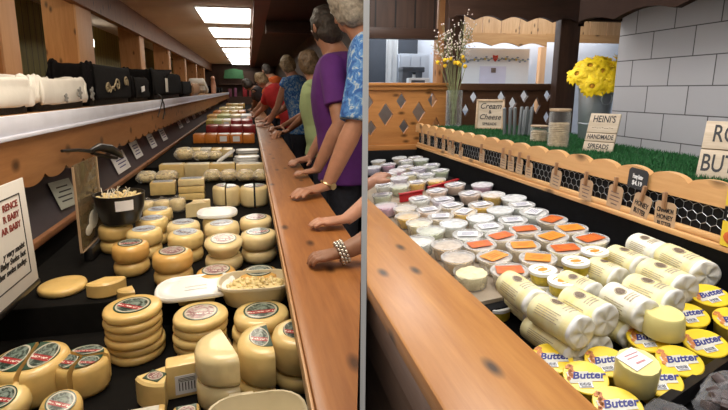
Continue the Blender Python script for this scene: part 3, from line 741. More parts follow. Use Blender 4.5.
for (px, py, wpx, mt, lb, lbl), (x, y, r) in zip(R2, lay):
    tp = 'tipped' in lbl
    wheel((x,y,ZT2+.0475), r, .056, mt, lbl, lb, .66, (.10,0,0) if tp else (rnd.uniform(-.02,.02),rnd.uniform(-.02,.02),0), spin=rnd.uniform(-.5,.5), group='round cheese wheels in rows', taper=.012 if tp else 0)
    short = lbl.split(',')[0]
    wheel((x,y,ZT2+.0005), r*.97, .046, 'cheese_gold' if 'orange' in mt else mt, 'lower wheel hidden under the '+' '.join(lbl.split()[:10]), None, group='lower layer of cheese wheels')
for px, py, wpx, lb, lbl in [(216,269,41,'label_pink','orange wheel with a dark label, lying alone behind the white oval lid'), (259,270,40,'label_dark','orange wheel with a dark green label, beside the counter behind the curd tub')]:
    p = PH(px, py, .545); wheel((p.x,p.y,ZT2+.0005), WM(wpx,p)/2, .052, 'cheese_orange', lbl, lb, .7, group='round cheese wheels in rows')
# cut pieces at the front left of the raised tray
def wedge_mesh(a, r, h, mat):
    e = .005; m = MB(); m.lathe([(0,0), (r-e,0), (r,e), (r,h-e), (r-e,h), (0,h)], 10, a0=-a/2, a1=a/2); return m.mesh('cheese_wedge', mat, 40)
def wedge(pos, a, r, h, mat, label, rot, lab=None, lpos=None):
    o = link('cheese_wedge', wedge_mesh(a, r, h, M[mat]), None, pos, rot); tag(o, label, 'cheese', 'cut cheese pieces')
    if lab:
        b = MB(); b.box((0,0,0), (.032,.04,.0012)); link('label', b.mesh('label', M[lab]), o, lpos or (r*.6,0,h+.0012), (0,0,0))
    return o
p = PH(106,284,.565); wedge((p.x-.01,p.y+.03,ZT2+.001), 2.2, .06, .045, 'cheese_gold', 'film-wrapped golden cut piece below the leftmost golden wheel', (0,0,-1.2))
p = PH(128,290,.575); wedge((p.x+.01,p.y+.005,ZT2+.001), 1.5, .042, .035, 'cheese_cut', 'small cut cheese wedge at the front lip of the raised tray', (0,0,-1.9))
p = PH(61,293,.60); wheel((p.x,p.y+.02,ZT2+.001), .066, .022, 'cheese_gold', 'flat shaded wheel at the far left of the raised tray', None)

# stacks of flat wheels on the low tray
def stack(x, y, r, n, h, top, words, lab, spread=.005, mat='cheese', zb=ZT1):
    x, y = rm(x, y, .63)
    for k in range(n):
        nm = 'topmost' if k == n-1 else ordn[n-1-k]
        lbl = f'{words}, topmost with a round label' if k == n-1 else f'{words}, {ordn[n-1-k]} wheel from the top'
        wheel((x+rnd.uniform(-spread,spread), y+rnd.uniform(-spread,spread), zb+.0004+k*h), r*rnd.uniform(.975,1.0), h-.0012, mat if k % 3 else mat, lbl, lab if k == n-1 else None, .64, spin=rnd.uniform(-.3,.3), group=words)
p = PH(140,304,.566); stack(-.298, 1.015, .072, 6, (.69-.553)/6, 0, 'flat wheel in the tall stack on the black tray', 'label_dark', mat='cheese_gold')
p = PH(204,313,.580); stack(-.124, 1.015, .070, 5, (.69-.572)/5, 0, 'flat wheel in the stack left of the counter', 'label_pink', mat='cheese')
p = PH(261,309,.578); stack(.030, 1.028, .074, 3, (.69-.578)/3, 0, 'thick wheel in the stack touching the counter', 'label_dark', mat='cheese')
# half wheels standing in pairs
def half(x, y, r, h, z, mat, label, lab, rot, tilt=0):
    x, y = rm(x, y, .62)
    return wheel((x,y,z), r, h, mat, label, lab, .62, (tilt,0,rot), 'cheese_half', 'halved cheese wheels', 'cheese', PI/2, PI*1.5)
half(-.045,.868,.074,.066,ZT1+.0005,'cheese_pale','lower ivory half wheel of the pair nearest the cream tub',None,.35)
half(-.045,.868,.074,.070,ZT1+.0675,'cheese_pale','upper ivory half wheel with a faint round stamp, left of two labelled halves',None,.35)
half(.047,.905,.076,.034,ZT1+.0005,'cheese','lower half wheel under the labelled half in the middle','label_dark',.12)
half(.047,.905,.076,.088,ZT1+.037,'cheese','labelled half wheel, middle of the three at the counter','label_dark',.12)
half(.122,.925,.070,.040,ZT1+.0005,'cheese','lower half wheel tight under the counter edge','label_dark',.05)
half(.122,.925,.070,.085,ZT1+.043,'cheese','film-wrapped labelled half wheel tight against the counter edge','label_dark',.05)
# big wheel cut in two at the lower left
p = PH(29,356,.598)
wheel((p.x-.004,p.y,ZT1+.0005), .077, .090, 'cheese_gold', 'left half of the big cut wheel with a red and green label, lower left', 'label_dark', .75, (0,0,.0), 'cheese_half', 'big cut wheel', 'cheese', PI/2+.10, PI*1.5+.06)
wheel((p.x+.004,p.y,ZT1+.0005), .077, .090, 'cheese_gold', 'right half of the big cut wheel with a red and green label, lower left', 'label_dark', .75, (0,0,.0), 'cheese_half', 'big cut wheel', 'cheese', -PI/2+.10, PI/2+.06)
q3 = PH(82,357,.612)
for k, (a0, a1) in enumerate([(.15,2.5), (2.62,4.5), (4.62,6.3)]):
    wheel((q3.x+.004*math.cos((a0+a1)/2),q3.y+.004*math.sin((a0+a1)/2),ZT1+.0005), .055, .078, 'cheese_gold', ['far right','left','front'][k]+' cut piece of the wheel split in three, right of the big cut wheel', 'label_dark', .8, (0,0,0), 'cheese_piece', 'wheel split in three', 'cheese', a0, a1)
wheel((*PH(8,398,.64).xy,ZT1+.016), .044, .052, 'cheese', 'small wheel with a round green label in the bottom left corner', 'label_dark', .6, (.35,0,0))
wheel((*PH(60,404,.64).xy,ZT1+.014), .040, .050, 'cheese_gold', 'small wrapped piece with a dark label in front of the split wheel', 'label_dark', .7, (.25,.15,0))
wedge((*rm(-.185,.885),ZT1+.0005), 1.15, .072, .066, 'cheese', 'upright cut wedge with a red and white label at the front of the tray', (0,0,-2.1), 'label_pink')
b = MB(); b.box((0,0,.041), (.088,.045,.082), bev=.006); o = b.build('cheese_slab', M['cheese'], None, (*rm(-.145,.885),ZT1+.0005), (0,0,.15)); tag(o, 'upright cheese slab with a white price label between the two stacks', 'cheese')
b = MB(); b.box((0,-.0235,.034), (.05,.001,.046)); b.build('label', M['label_white'], o); b = MB()
for i in range(6): b.box((-.016+i*.0065,-.0244,.030), (.002,.0006,.02))
for i in range(3): b.box((0,-.0244,.050-i*.0035), (.036,.0006,.0012))
b.build('print', M['ink'], o.children[0])
for x, y, wd, dp, lbl, lb in [(-.225,.775,.105,.055,'flat wrapped cheese pack with a pale label at the bottom edge','label_warm'), (-.130,.785,.055,.05,'small wrapped cheese pack beside the cream tub at the bottom edge','label_pink')]:
    b = MB(); b.box((0,0,.02), (wd,dp,.04), bev=.008); o = b.build('cheese_pack', M['cheese_cut'], None, (*rm(x,y),ZT1+.0005), (0,0,.1)); tag(o, lbl, 'cheese')
    b = MB(); b.box((0,0,.0412), (wd*.75,dp*.7,.001)); b.build('label', M[lb], o)

# tubs and lids
def rrect(w, d, r, z, n=5):
    out = []
    for cx, cy, a in ((w/2-r,d/2-r,0), (-w/2+r,d/2-r,PI/2), (-w/2+r,-d/2+r,PI), (w/2-r,-d/2+r,1.5*PI)):
        out += [(cx+r*math.cos(a+PI/2*i/n), cy+r*math.sin(a+PI/2*i/n), z) for i in range(n+1)]
    return out
def lid_mesh(w, d, mat, name='lid'):
    m = MB(); r = min(w, d)*.42
    m.rings([rrect(w*.98,d*.98,r*.98,0), rrect(w,d,r,.002), rrect(w,d,r,.009), rrect(w*.97,d*.97,r*.97,.013), rrect(w*.90,d*.90,r*.9,.012), rrect(w*.87,d*.87,r*.87,.008), rrect(w*.6,d*.6,r*.6,.008), rrect(w*.2,d*.2,r*.2,.0085)])
    return m.mesh(name, mat, 60)
def tub_mesh(w, d, h, mat, name='tub'):
    m = MB(); r = min(w, d)*.42
    m.rings([rrect(w*.75,d*.75,r*.75,0), rrect(w*.8,d*.8,r*.8,.004), rrect(w*.95,d*.95,r*.95,h*.85), rrect(w,d,r,h*.88), rrect(w,d,r,h), rrect(w*.95,d*.95,r*.95,h), rrect(w*.93,d*.93,r*.93,h*.85), rrect(w*.76,d*.76,r*.76,.012), rrect(w*.3,d*.3,r*.3,.008)])
    return m.mesh(name, mat, 60)
p = PH(196,284,.548); o = link('plastic_cover', lid_mesh(.222,.135,M['white_plastic']), None, (p.x,p.y-.0,HZ(.563)), (.06,-.02,.06)); tag(o, 'white oval plastic lid lying in front of the wheels, beside the curds', 'lid')
b = MB(); b.tube([(-.03,-.02,.010), (.03,-.018,.010)], .001, 5); b.tube([(-.03,.0,.010), (.03,.002,.010)], .001, 5); b.build('embossing', M['white_plastic'], o)
b = MB(); b.box((0,0,.012), (.10,.06,.024), bev=.006); o = b.build('cheese_pack', M['cheese'], None, (p.x,p.y+.005,ZT2+.0005), (0,0,.1)); tag(o, 'wrapped cheese pack mostly hidden under the white oval lid', 'cheese')
p = PH(256,287.5,.555); T_ = link('curd_tub', tub_mesh(.212,.135,.062,M['cream_plastic']), None, (p.x-.002,p.y+.020,ZT2+.0005), (0,0,-.05)); tag(T_, 'open cream tub full of pale cheese curds beside the counter', 'tub')
b = MB(); r_ = random.Random(9)
for _ in range(150):
    x, y = r_.uniform(-.08,.08), r_.uniform(-.045,.045)
    if (x/.088)**2+(y/.052)**2 > 1: continue
    z = .040+.014*(1-(x/.09)**2-(y/.055)**2)+r_.uniform(-.006,.006)
    b.box((x,y,z), (r_.uniform(.008,.014),r_.uniform(.007,.012),r_.uniform(.006,.010)), Matrix.Rotation(r_.uniform(0,3),3,Vector((r_.random(),r_.random(),r_.random()+.1)).normalized()), .0015)
b.box((0,0,.035), (.15,.08,.03), bev=.01)
c = b.build('curds', M['curds'], T_); c['kind'] = 'stuff'
p = PH(217,213,.48); o = link('plastic_cover', lid_mesh(.158,.12,M['white_plastic']), None, (p.x,p.y+.02,HZ(.490)), (.05,0,0)); tag(o, 'white oval plastic lid lying behind the ivory wheels', 'lid')
wheel((p.x-.0,p.y+.015,ZT2+.0005), .058, .100, 'cheese_pale', 'tall ivory wheel under the far white oval lid', None, group='lower layer of cheese wheels')
T2 = link('cream_tub', tub_mesh(.20,.15,.068,M['cream_plastic']), None, (*rm(.012,.742),ZT1+.0005), (0,0,.0)); tag(T2, 'empty cream plastic tub at the bottom edge beside the counter', 'tub')
b = MB(); b.box((-.03,.078,.062), (.05,.014,.006), bev=.002); b.build('grip_tab', M['cream_plastic'], T2)

# farther pieces on the raised tray
def block(pos, sz, mat, label, lab=None, rot=0, group=None, side=None, name='cheese_block', bev=.006):
    b = MB(); b.box((0,0,sz[2]/2), sz, bev=min(bev, sz[2]*.3)); o = b.build(name, M[mat], None, pos, (0,0,rot)); tag(o, label, 'cheese', group)
    if lab: b = MB(); b.box((0,0,sz[2]+.0008), (sz[0]*.78,sz[1]*.72,.0012)); b.build('label', M[lab], o)
    if side: b = MB(); b.box((0,-sz[1]/2-.0008,sz[2]*.5), (sz[0]*.55,.0012,sz[2]*.6)); b.build('label', M[side], o)
    return o
ZB = ZT2+.0006
def GP(px, py, h=.60): return PH(px, py, h)
def wrapped(px, py, wpx, h, label, mat='cheese_pale'):
    p = GP(px, py); r = WM(wpx,p)/2
    o = wheel((p.x,p.y,ZB), r, h, mat, label, None, name='cheese_piece', group='film-wrapped cut pieces')
    m = MB(); m.lathe([(r*1.03,.002), (r*1.06,h*.5), (r*1.02,h+.003), (r*.4,h+.008), (r*.2,h+.018), (0,h+.014)], 14, wob=.05); m.build('film', M['bagfilm'], o)
wrapped(148,211,17,.05,'small film-wrapped round beside the black bowl, leftmost of three')
wrapped(163,211,18,.055,'film-wrapped cut piece, middle of three behind the left wheels')
wrapped(178,211,17,.062,'film-wrapped cut piece, right of three behind the left wheels')
p = GP(190,219); wedge((p.x-.02,p.y+.02,ZB), .9, .10, .065, 'cheese_pale', 'pale cut wedge lying in front of the small square block', (0,0,.7))
p = GP(202,213); block((p.x,p.y,ZB), (.085,.03,.068), 'cheese_pale', 'small square pale block standing behind the cut wedge', None, .1)
p = GP(163,195); block((p.x,p.y+.03,ZB), (.138,.085,.075), 'cheese', 'boxy cheese block with a large pale blue label, behind the wrapped pieces', 'label_blue', .05)
p = GP(192,200)
for k in range(3): block((p.x,p.y+.03,ZB+k*.040), (.138,.08,.038), 'cheese' if k < 2 else 'cheese_pale', ['bottom','middle','top'][k]+' block of the three stacked labelled blocks in the far rows', ['label_pink','label_pink','label_blue'][k], .02*k, 'stacked labelled blocks')
hw = [(219.5,208,13),(233,209,13.5),(248,209,13.5),(262,208,13)]
for i, (px, py, wpx) in enumerate(hw):
    p = GP(px, py); ww = WM(wpx,p); s = i % 2
    r = ww*1.02; cx = p.x+(ww/2 if s == 0 else -ww/2)+( .003 if s else -.003)
    wheel((cx,p.y+r+.002,ZB), r, .105, 'cheese_pale', ordn[i]+' tall half wheel from the left in the row behind the far white lid', 'label_dark', .72, (0,0,0), 'cheese_half', 'tall half wheels in a row', 'cheese', PI/2 if s == 0 else -PI/2, PI*1.5 if s == 0 else PI/2)
# curd bags lying across
def bag(p, sz, label, mat='curds', n=26, seed=1, rot=0, group=None, name='curd_bag'):
    o = thing(name, label, 'bag', p, (0,0,rot), group); r_ = random.Random(seed); b = MB()
    for _ in range(n):
        x, y = r_.uniform(-.42,.42)*sz[0], r_.uniform(-.36,.36)*sz[1]; s = r_.uniform(.009,.014)
        hh = max(.25, 1-(2*x/sz[0])**2*.5-(2*y/sz[1])**2*.5)*sz[2]
        b.box((x,y,max(s*.5,hh-s*.6)), (s*1.6,s*1.2,s), Matrix.Rotation(r_.uniform(-.5,.5),3,'Z'), .002)
    b.ball((0,0,sz[2]*.42), (sz[0]*.43,sz[1]*.40,sz[2]*.42), 14, 8)
    c = b.build('curds', M[mat], o); c['kind'] = 'stuff'
    m = MB(); nn = 9; G = []
    for i in range(nn+1):
        u = -1+2*i/nn; ring = []
        wv = (1-abs(u)**5*.6)
        for k in range(12):
            a = 2*PI*k/12
            ring.append((u*sz[0]*.5, math.cos(a)*sz[1]*.5*(.9+.1*wv), sz[2]*.5+math.sin(a)*sz[2]*.5*wv+r_.uniform(-.002,.002)*(1 if 0 < i < nn else 0)))
        G.append(ring)
    m.rings(G); m.build('film', M['curdbag'], o); return o
for i, (px, py, wpx) in enumerate([(146,185,20),(166,184,22),(212,183,17),(229,183,18),(246,183,18),(262,183,17)]):
    p = GP(px, py); bag((p.x,p.y+.05,ZB+.003), (WM(wpx,p),.14,.080), f'clear bag of cheese curds, {ordn[i]} from the left in the row of bags', seed=i, group='curd bags in a row')
for i, (px, py, wpx) in enumerate([(176,174.5,24),(200,174,24),(224,173.5,24),(250,174,26)]):
    p = GP(px, py); block((p.x,p.y-.125,ZB), (WM(wpx,p),.09,.098), 'cheese_pale' if i % 2 else 'cheese', f'film-wrapped block behind the curd bags, {ordn[i]} from the left', 'label_warm', 0, 'wrapped blocks behind the curd bags')

# -- third tray, far rows
ZC3 = ZT3+.0006
for i, (px, py, wpx, h) in enumerate([(182,164,20,.10),(200,164,18,.075),(214,163.5,15,.07)]):
    p = PH(px, py, .53); bag((p.x,p.y+.16,ZC3+.003), (WM(wpx,p),.13,h), f'pale wrapped cheese bag at the far tray front, {ordn[i]} from the left', seed=20+i, group='bags at the front of the far tray', n=14)
for i, (px, py, k) in enumerate([(246,164,0),(246,164,1),(247,164,2)]):
    p = PH(px, py, .53); o = link('plastic_cover', lid_mesh(.185,.13,M['white_plastic']), None, (p.x,p.y+.09+.012*k,ZC3+.0145*k), (0,0,.03*k)); tag(o, ['bottom','middle','top'][k]+' white lid of the pile beside the counter in the far rows', 'lid', 'pile of white lids')
p = PH(229,164,.53); o = link('plastic_cover', lid_mesh(.16,.11,M['white_plastic']), None, (p.x-.02,p.y+.06,ZC3+.045), (0,-.62,.1)); tag(o, 'white lid leaning on edge, left of the lid pile', 'lid')
p = PH(246,150,.47)
for k in range(2):
    o = link('plastic_cover', lid_mesh(.185,.13,M['white_plastic']), None, (p.x+.01,p.y+.12,ZC3+.022+.0145*k), (0,0,.05*k)); tag(o, ['lower','upper'][k]+' white lid of the farther pair near the counter', 'lid', 'farther white lids')
b = MB(); b.box((0,0,.01), (.15,.10,.020), bev=.004); o = b.build('cheese_pack', M['cheese_pale'], None, (p.x+.01,p.y+.12,ZC3)); tag(o, 'flat pale pack under the farther pair of white lids', 'cheese')
def rowof(y_bot, xs, hpx, mats, words, dep=.16, labs=None, lab_at=()):
    for i in range(len(xs)-1):
        p0, p1 = PH(xs[i], y_bot, .53), PH(xs[i+1], y_bot, .53); Y = p0.y; wd = p1.x-p0.x
        block(((p0.x+p1.x)/2,Y+dep/2,ZC3), (wd*.96,dep,WM(hpx,p0,False)*1.0), mats[i % len(mats)], f'{words}, {ordn[i]} from the left', labs if i in lab_at else None, 0, words, 'label_white' if i in lab_at else None)
rowof(157.5, [189,200,211,222,233], 8, ['cheese_pale','label_warm','cheese'], 'pale pack behind the wrapped bags of the far tray', .14)
rowof(143.5, [193,205,217,230,243,255], 9, ['cheddar'], 'orange cheddar block in the far orange row', .18, 'label_white', (2,3))
rowof(134.5, [206,218,230,243,256], 8.5, ['redwax'], 'red waxed block in the far red row', .3, 'label_warm', ())
rowof(128, [206,214,222,231,242,253], 7.5, ['yellowwrap','greenwrap','cheese_pale','redwax','redwax'], 'wrapped pack in the green and red row', .5, 'label_white', (2,))
rowof(122.5, [207,217,230,241,252], 7, ['cheese_orange','greenwrap','cheese_pale','label_white'], 'pale pack behind the green and red row', .6)
rowof(117.5, [213,221,229,238,246], 6, ['cheddar','cheese','cheese_orange'], 'tan block in the farthest tan rows', .8)
rowof(113, [219,227,235,243], 5, ['cheese','cheese_pale'], 'pale block at the far end of the case', 1.0)
rowof(108.5, [226,232,238,245], 4.5, ['cheese_orange','cheese'], 'small far block near the end wall', 1.0)

# ---- bowl of samples, tongs, cards, signs at the rail
pb = PH(122,223,.4945); xb, Yb = pb.x, pb.y
bw = thing('sample_bowl', 'black bowl of toothpicked cheese samples beside the price rail', 'bowl', (xb,Yb,pb.z)); bw.scale = (.88,)*3
b = MB(); b.lathe([(0,0), (.055,0), (.075,.012), (.094,.075), (.099,.128), (.101,.132), (.096,.132), (.090,.076), (.070,.016), (0,.012)], 36); b.build('body', M['black_plastic'], bw)
b = MB(); r_ = random.Random(4)
for _ in range(60):
    a, q = r_.uniform(0,2*PI), .085*math.sqrt(r_.random()); b.box((q*math.cos(a),q*math.sin(a),.118+r_.uniform(-.006,.008)), (.016,.012,.009), Matrix.Rotation(r_.uniform(0,3),3,'Z'), .002)
b.lathe([(0,.05), (.085,.06), (.088,.112), (0,.116)], 18); c = b.build('samples', M['cheese_pale'], bw); c['kind'] = 'stuff'
b = MB()
for _ in range(16):
    a, q = r_.uniform(0,2*PI), .075*math.sqrt(r_.random()); p = Vector((q*math.cos(a),q*math.sin(a),.12)); b.tube([p, p+Vector((r_.uniform(-.03,.03),r_.uniform(-.03,.03),.03))], .0016, 5)
c = b.build('toothpicks', M['label_warm'], bw); c['kind'] = 'stuff'
b = MB(); a0 = -1.15
b.lathe([(.0985,.075), (.1015,.118), (.1005,.118), (.0975,.075)], 10, a0=a0-.35, a1=a0+.35); b.build('label', M['label_white'], bw)
def card_on_strip(px, py, w, h, mat, label, name='price_card', group='price cards on the dark strip', tiltx=0):
    """a card lying against the sloping price strip"""
    s = Vector((-.065,0,.165)).normalized(); n = Vector((.165,0,.065)).normalized()
    # meet the pixel's ray with the strip
    r = ray(px, py); p0 = Vector((-.735,0,HZ(.50)-ZC)); c = EYE+r*(n.dot(p0)/n.dot(r))+n*.009; m = basis((0,1,0), s)
    R = m.to_4x4() @ Matrix.Rotation(tiltx,4,'Z')
    b = MB(); b.box((0,0,0), (w,h,.0015), bev=.0004); o = b.build(name, M[mat]); o.matrix_world = Matrix.Translation(c) @ R; tag(o, label, 'card', group)
    b = MB(); r_ = random.Random(int(px))
    for i in range(4): b.box((r_.uniform(-.06,.06)*w,h*(.26-.17*i),.0012), (w*r_.uniform(.45,.75),h*.05,.0006))
    b.build('print', M['ink_navy'] if mat == 'label_white' else M['ink'], o); return o
card_on_strip(63,194,.19,.115,'card','grey-green price card near the white framed sign',tiltx=-.08)
for i, (px, py, wd, hh) in enumerate([(119,162,.27,.118),(135,150,.20,.115),(150.5,141,.20,.115),(162,134.5,.22,.115),(179,124,.26,.10),(186.5,120,.28,.078),(193,116.2,.32,.078),(199,112.6,.36,.078),(204,109.6,.40,.078),(209,106.6,.45,.078)]):
    card_on_strip(px, py, wd, hh, 'label_white' if i != 1 else 'label_white', f'{ordn[i]} small white price card from the black bowl along the dark strip')
# tongs lying on the rail
tg = thing('serving_tongs', 'black serving tongs hooked over the edge of the scalloped apron', 'tongs', PX(100,152,-.70))
b = MB(); o0 = Vector(tg.location); pts = [PX(62,151,-.705), PX(78,150,-.700), PX(90,151,-.695)]; b.tube([p-o0 for p in pts], [.006,.007,.009], 8); b.build('handle', M['black_plastic'], tg)
b = MB(); pts = [PX(90,151,-.695), PX(99,147,-.68), PX(110,149,-.66), PX(118,153,-.65), PX(122,157,-.645)]; b.tube([p-o0 for p in pts], [.009,.018,.022,.018,.008], 10); pts = [PX(92,153,-.695), PX(103,156,-.68), PX(117,158,-.65)]; b.tube([p-o0 for p in pts], [.008,.010,.007], 8); b.build('jaws', M['black_plastic'], tg)
# picture sign with an acrylic face, standing edge-on
sg = thing('picture_sign', 'dark clear-faced picture sign standing edge-on beside the sample bowl', 'sign', (-.578,1.72,HZ(.55)))
m = basis((0,1,0), (0,0,1))
b = MB(); b.box((0,0,.15), (.004,.235,.31), bev=.001); b.build('face', M['printfilm'], sg)
b = MB(); b.box((0,-.1175,.15), (.007,.004,.30)); b.box((0,.1175,.15), (.007,.004,.30)); b.box((0,0,.002), (.007,.239,.004)); b.build('rim', M['signwood_edge'], sg)
b = MB(); b.ball((.003,.02,.085), (.002,.05,.035), 14, 8); b.ball((.003,.055,.115), (.002,.025,.025), 12, 6); b.ball((.003,-.03,.06), (.002,.04,.02), 12, 6); b.build('picture', M['label_warm'], sg)
b = MB(); b.box((.0,0,-.0248), (.03,.12,.048), bev=.004); b.build('base', M['black_plastic'], sg)
# near white sign, leaning: its face looks at the aisle
c_br = PX(38,278.5,-.60); c_tr = PY(22,177.5,c_br.y)
up = (c_tr-c_br).normalized(); W_ = .36; Hh = (c_tr-c_br).length
rt = Vector((0,1,0)); rt = (rt-up*rt.dot(up)).normalized(); nrm = rt.cross(up)
sgn = thing('framed_sign', 'white cheese sign with a black border leaning at the left edge', 'sign', c_br-rt*W_/2)
mt = basis(rt, up)
b = MB(); b.box((0,Hh/2,0), (W_,Hh,.004), bev=.001); o = b.build('board', M['paper'], sgn); o.matrix_local = mt.to_4x4()
b = MB(); bw_ = .003; x1, y1 = W_/2-.035, Hh-.036
for s in (-1,1): b.box((s*x1,Hh/2,.0025), (bw_,Hh-.072,.001))
for yv in (.036, y1): b.box((0,yv,.0025), (2*x1,bw_,.001))
o = b.build('border', M['ink'], sgn); o.matrix_local = mt.to_4x4()
b = MB(); b.box((0,-.006,-.002), (W_+.004,.014,.014), bev=.002); o = b.build('holder', M['black_plastic'], sgn); o.matrix_local = mt.to_4x4()
for s, sz, yy, mm, sh in [('RENCE',.024,Hh*.80,'ink_maroon',0), ('R BABY',.024,Hh*.705,'ink_maroon',0), ('AR BABY',.024,Hh*.61,'ink_maroon',0), ('y very moist',.021,Hh*.41,'ink',.3), ('Baby Swiss but',.021,Hh*.335,'ink',.3), ('other swiss today.',.021,Hh*.26,'ink',.3)]:
    text('lettering', s, sz, M[mm], sgn, rt*(W_/2-.050)+up*yy+nrm*.003, mt, align='RIGHT', shear=sh, bold=.0006)
b = MB(); b.box((-.03,.05,-.02), (.03,.10,.03), bev=.003); b.build('easel_base', M['black_plastic'], sgn)

# ---- things on the overhanging shelf
ZS = HZ(.078)+.0006
def cloth_basket(xc, yc, L, D, H, label, mat, seed, folds=6, base_mat='wicker_black', drop=.8, flare=.02, name='lined_basket', cat='basket'):
    o = thing(name, label, cat, (xc,yc,ZS)); r_ = random.Random(seed)
    b = MB(); b.rings([rrect(D*.88,L*.90,.03,0), rrect(D*.97,L*.97,.035,H*.85), rrect(D*.93,L*.93,.035,H*.85), rrect(D*.84,L*.86,.03,.012), rrect(D*.3,L*.3,.01,.012)]); b.build('basket', M[base_mat], o)
    m = MB(); N = 72
    def ringpts(z, g, wv, f):
        base = rrect(D+g, L+g, .045, z, 17)
        out = []
        for i, (x, y, zz) in enumerate(base):
            a = i/len(base)*2*PI; q = 1+wv*math.sin(folds*a+seed)+wv*.7*math.sin((folds*2+1)*a+2*seed)
            out.append((x*q, y*q, zz+f*math.sin((folds-1)*a+seed*2)+f*.6*math.sin((folds*2+3)*a)))
        return out
    m.rings([ringpts(H*(1-drop),flare*.3,.02,.006), ringpts(H*(1-drop)+.004,flare*.5,.025,.006), ringpts(H*.55,flare*.8,.035,.004), ringpts(H*.85,flare*.5,.02,.005), ringpts(H*1.02,flare*.1,.012,.007), ringpts(H*1.06,-.02,.01,.008), ringpts(H*.98,-.045,.01,.006), ringpts(H*.5,-.06,.01,0), ringpts(.03,-.08,0,0), [(x*.2,y*.2,z) for x, y, z in ringpts(.03,-.08,0,0)]])
    c = m.build('cloth_liner', M[mat], o, ang=170); sd = c.modifiers.new('smooth', 'SUBSURF'); sd.levels = sd.render_levels = 1; t = bpy.data.textures.new('folds', 'CLOUDS'); t.noise_scale = .045
    d = c.modifiers.new('folds', 'DISPLACE'); d.texture = t; d.strength = .022; d.mid_level = .5
    return o
def ys(p0, p1): a, b_ = PX(p0,100,-.745).y, PX(p1,100,-.745).y; return (a+b_)/2, (b_-a)*.97
o = cloth_basket(-.845,ys(40,91)[0],ys(40,91)[1],.18,0.125,'white cloth-lined basket with small grey embroidery on the near shelf','white_cloth',3,7)
for yy, zz, s in [(.10,.065,1),(.26,.06,1.2),(-.06,.045,.7)]:
    b = MB()
    for q in range(5):
        a = q*1.25; b.ball((.112,yy+.014*s*math.cos(a),zz+.018*s*math.sin(a)), (.005,.012*s,.007*s), 8, 5, Matrix.Rotation(a,3,'X'))
    b.ball((.112,yy,zz), (.005,.016*s,.016*s), 8, 5)
    b.build('embroidery', M['embroid'], o)
o = cloth_basket(-.845,ys(-46,39)[0],ys(-46,39)[1],.18,0.118,'white cloth-lined basket at the left edge of the near shelf','white_cloth',5,6)
o = cloth_basket(-.845,ys(93,133)[0],ys(93,133)[1],.20,0.205,'black cloth-lined basket with a stitched pale scroll on its side','black_cloth',2,5,drop=.86,flare=.008)
b = MB()
for c0, sg_, tail in [((.02,.105),1,.20),((-.17,.085),-1,-.12),((.20,.125),-1,.06)]:
    sp_ = [(.112, c0[0]+(.004+.0022*i)*math.cos(i*.42*sg_+1.2), c0[1]+(.004+.0018*i)*math.sin(i*.42*sg_+1.2)) for i in range(20)]
    e = sp_[-1]; sp_ += [(.112, e[1]-tail*t*.8, e[2]-.03*math.sin(PI*t)*sg_) for t in (.15,.3,.5,.7,.9)]
    b = MB(); b.tube(sp_, .0045, 5); b.build('stitched_scroll', M['thread'], o)
o = cloth_basket(-.845,ys(134,151)[0],ys(134,151)[1],.20,0.16,'low black lined basket with a white tag, behind the stitched basket','black_cloth',8,5,drop=.86,flare=.01)
b = MB(); b.box((.118,-.06,.085), (.004,.09,.035), Matrix.Rotation(.1,3,'X')); b.build('tag', M['label_white'], o)
o = cloth_basket(-.845,ys(152,181)[0],ys(152,181)[1],.22,0.23,'tall black lined basket with a folded-back flap on the shelf','black_cloth',11,5,drop=.86,flare=.02)
b = MB(); b.box((.02,-.05,.225), (.20,.42,.02), Matrix.Rotation(.18,3,'X'), .008); b.build('flap', M['black_cloth'], o)
b = MB(); b.box((.125,-.22,.12), (.006,.10,.12), None, .002); b.build('tag', M['white_cloth'], o)
o = cloth_basket(-.845,ys(182,191)[0],ys(182,191)[1],.22,0.17,'black wicker basket farther along, before the brown basket','black_cloth',13,5,drop=.86,flare=.01)
o = cloth_basket(-.845,ys(192,199)[0],ys(192,199)[1],.22,0.16,'brown wicker basket holding a folded white cloth on the shelf','clip',14,5,drop=.86,base_mat='clip')
b = MB(); b.box((0,0,.135), (.26,.75,.10), Matrix.Rotation(-.22,3,'X'), .03); b.box((0,0,.10), (.22,.6,.09), None, .02); c = b.build('folded_cloth', M['white_cloth'], None, (-.86,ys(201,211)[0],ZS), (0,0,0)); tag(c, 'white folded cloth slumped over a basket far along the shelf', 'cloth'); c.location.z = ZS+.012
b = MB(); b.tube([(0,0,0),(0,.03,.16),(.0,.02,.24),(.0,-.05,.33)], [.05,.055,.05,.03], 10); b.ball((0,-.05,.33), .045); o = b.build('figurine', M['skin_pale'], None, (-.76,ys(212,217)[0],ZS)); tag(o, 'pale pinkish figurine standing far along the shelf', 'figurine')
for i, (y, hh) in enumerate([(10.8,.16),(12.0,.12),(13.2,.14)]):
    cloth_basket(-.86,y,.6,.22,hh,f'dark basket beyond the figurine, {ordn[i]} from the near side','black_cloth',20+i,5,drop=.86)
o = MB(); pts = [PX(158,94,-.73), PX(161,97,-.705), PX(164,104,-.703), PX(164.5,112,-.703), PX(163,119,-.706)]; o.tube(pts, .0055, 7)
pts = [PX(160,95,-.73), PX(163,99,-.704), PX(160,110,-.705), PX(158,117,-.705)]; o.tube(pts, .004, 6); c = o.build('hanging_cord', M['black_plastic']); tag(c, 'black cord looped over the white metal shelf edge', 'cord')
